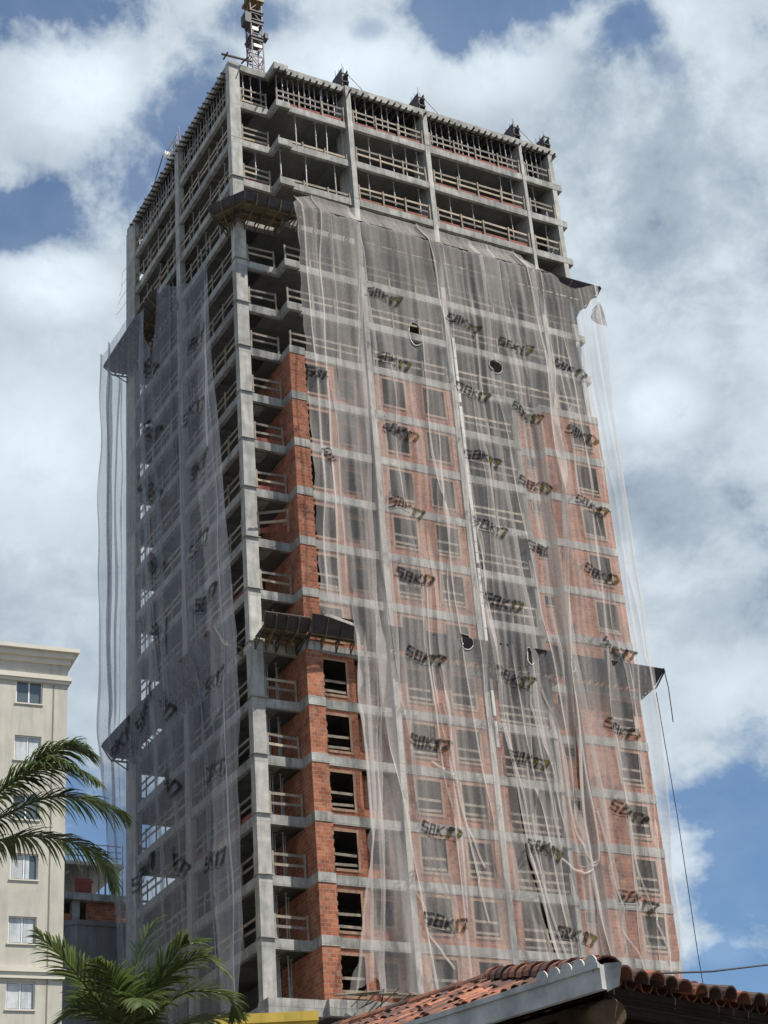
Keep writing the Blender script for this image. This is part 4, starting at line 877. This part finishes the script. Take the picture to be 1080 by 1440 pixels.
# ------------------------------------------------------------------ palms
def leaf_mat(name, c1, c2):
    mt, N, L = new_mat(name); out = N.new('ShaderNodeOutputMaterial'); P = N.new('ShaderNodeBsdfPrincipled'); tl = N.new('ShaderNodeBsdfTranslucent'); mix = N.new('ShaderNodeMixShader'); mix.inputs[0].default_value = .38
    at = N.new('ShaderNodeAttribute'); at.attribute_name = 'leaf'; r = N.new('ShaderNodeMix'); r.data_type = 'RGBA'; L.new(at.outputs['Fac'], r.inputs[0]); r.inputs[6].default_value = (*c1, 1); r.inputs[7].default_value = (*c2, 1)
    L.new(r.outputs[2], P.inputs['Base Color']); L.new(r.outputs[2], tl.inputs[0]); P.inputs['Roughness'].default_value = .42; P.inputs['Specular IOR Level'].default_value = .5
    L.new(P.outputs[0], mix.inputs[1]); L.new(tl.outputs[0], mix.inputs[2]); L.new(mix.outputs[0], out.inputs[0]); return mt
LF = leaf_mat('palm_leaflet', (.03, .058, .014), (.14, .18, .05))
bark = bsdf_mat('palm_bark', (.16, .14, .11), .9, .3, 4, 0, None, .5)
def frond(parent, base, pts, n, ln, wd, droop, start=.12, light=.0):
    C = catmull([Vector(p)-base for p in pts], 60); mb = MB(); vals = []
    mb.tube(C[::3]+[C[-1]], [max(.005, .034*(1-i/20)) for i in range(len(C[::3])+1)], 5); vals += [.8]*len(mb.f)
    for side in (-1, 1):
        for i in range(n):
            f = start+(1-start)*(i+random.random()*.6)/n; idx = min(59, int(f*60)); p = C[idx]; T = (C[min(60, idx+1)]-C[max(0, idx-1)]).normalized()
            S = T.cross(Vector((0,0,1))).normalized()*side; U = S.cross(T)*side; U = U if U.z > 0 else -U
            env = math.sin(math.pi*min(1, .18+f*.80))**.6; l = ln*env*random.uniform(.8, 1.12); d = (T*(.55+.5*f)+S*(.95-.35*f)+U*random.uniform(-.05, .30)).normalized()
            q = p.copy(); w = wd*random.uniform(.8, 1.2); wv = T.cross(d).cross(d).normalized() if T.cross(d).length > .05 else T
            prev = (q-wv*w*.35, q+wv*w*.35); v = min(1, max(0, random.gauss(.4+light, .25))); ns = 4; i0 = len(mb.f)
            for s_ in range(1, ns+1):
                d = (d+Vector((0,0,-droop*s_/ns*random.uniform(.7, 1.3)))).normalized(); q = q+d*l/ns; ww = w*(.5, .48, .34, .04)[s_-1]
                cur = (q-wv*ww, q+wv*ww); mb.face([prev[0], prev[1], cur[1], cur[0]], [(0,0)]*4); prev = cur
            vals += [v]*(len(mb.f)-i0)
    o = mb.obj('frond', LF, parent); at = o.data.attributes.new('leaf', 'FLOAT', 'FACE'); at.data.foreach_set('value', vals); return o
def palm(label, base, top, fr, n, ln, wd, droop, light):
    base = Vector(base); top = Vector(top); t = thing('palm_tree', label, 'palm tree', base)
    tk = catmull([base, base.lerp(top, .35)+Vector((.12,.05,0)), base.lerp(top, .7)+Vector((.1,0,0)), top], 30); mb = MB(); mb.tube([p-base for p in tk], [.19-.07*i/30+(.012 if i % 2 else 0) for i in range(31)], 12); mb.obj('trunk', bark, t)
    MB().tube([top-base, top-base+Vector((0,0,.35)), top-base+Vector((0,0,.75))], [.12, .13, .05], 10).obj('crown_shaft', bsdf_mat('crown_shaft', (.10, .14, .05), .6, .2, 4), t)
    for i, p in enumerate(fr): frond(t, base, p, n, ln, wd, droop, light=light)
    return t
P1 = [
[(-24.69,-40.92,12.13),(-23.96,-41.33,12.93),(-23.46,-41.68,13.24),(-23.11,-42.01,13.28),(-22.81,-42.32,13.07),(-22.58,-42.61,12.77)],
[(-24.69,-40.92,12.19),(-23.59,-41.33,13.34),(-23.13,-41.58,13.65),(-22.78,-41.8,13.74),(-22.45,-42.02,13.52)],
[(-24.68,-40.92,12.06),(-23.88,-41.1,12.53),(-23.17,-41.27,12.9),(-22.59,-41.42,12.93),(-22.03,-41.57,12.74),(-21.71,-41.65,12.53)],
[(-24.68,-40.92,12.0),(-23.84,-41.02,12.15),(-23.46,-40.99,12.27),(-22.91,-41.02,12.29),(-22.34,-41.07,12.15),(-21.93,-41.07,11.89),(-21.71,-41.01,11.43)],
[(-24.68,-40.92,11.93),(-25.3,-40.4,12.6),(-26.1,-40.0,12.9),(-26.9,-39.7,12.3)], [(-24.69,-40.92,12.25),(-25.2,-41.5,13.3),(-25.9,-42.1,13.9),(-26.7,-42.6,13.5)], [(-24.69,-40.92,12.25),(-24.9,-40.2,13.5),(-25.2,-39.4,14.2),(-25.4,-38.6,14.0)]]
palm('tall palm with arching dark green fronds reaching in from the left edge', (-24.9, -40.8, 0), (-24.69, -40.92, 11.6), P1, 92, .84, .040, .44, -.02)
P2 = [
[(-24.58,-49.33,6.62),(-24.88,-49.45,7.01),(-25.21,-49.56,7.37),(-25.54,-49.67,7.65),(-25.91,-49.77,7.91)],
[(-24.56,-49.33,6.62),(-24.53,-49.29,7.23),(-24.44,-49.27,7.69),(-24.32,-49.27,8.06),(-24.14,-49.28,8.32)],
[(-24.53,-49.35,6.62),(-24.4,-49.53,7.18),(-24.16,-49.76,7.49),(-23.84,-50.02,7.65),(-23.6,-50.26,7.37)],
[(-24.53,-49.35,6.62),(-24.09,-49.32,6.9),(-23.61,-49.31,7.05),(-23.0,-49.38,7.13)],
[(-24.59,-49.32,6.62),(-24.9,-49.26,7.05),(-25.16,-49.23,7.13),(-25.5,-49.17,6.92)],
[(-24.56,-49.33,6.62),(-24.72,-49.58,7.07),(-24.92,-49.81,7.34),(-25.21,-50.0,7.53)],
[(-24.54,-49.34,6.62),(-24.26,-49.4,7.05),(-23.85,-49.5,7.35),(-23.38,-49.65,7.29),(-23.27,-49.64,7.03)],
[(-24.54,-49.34,6.62),(-24.48,-49.5,7.1),(-24.28,-49.71,7.49),(-24.08,-49.92,7.8),(-24.01,-50.09,7.8)],
[(-24.58,-49.33,6.62),(-24.68,-49.15,7.13),(-24.71,-48.99,7.39),(-24.85,-48.79,7.43),(-24.99,-48.6,7.25)],
[(-24.56,-49.33,6.62),(-24.62,-49.7,7.0),(-24.68,-50.0,7.1),(-24.75,-50.3,6.95)]]
palm('short palm with spiky bright green fronds at the lower left', (-24.65, -49.2, 0), (-24.56, -49.33, 6.25), P2, 58, .54, .030, .26, .15)
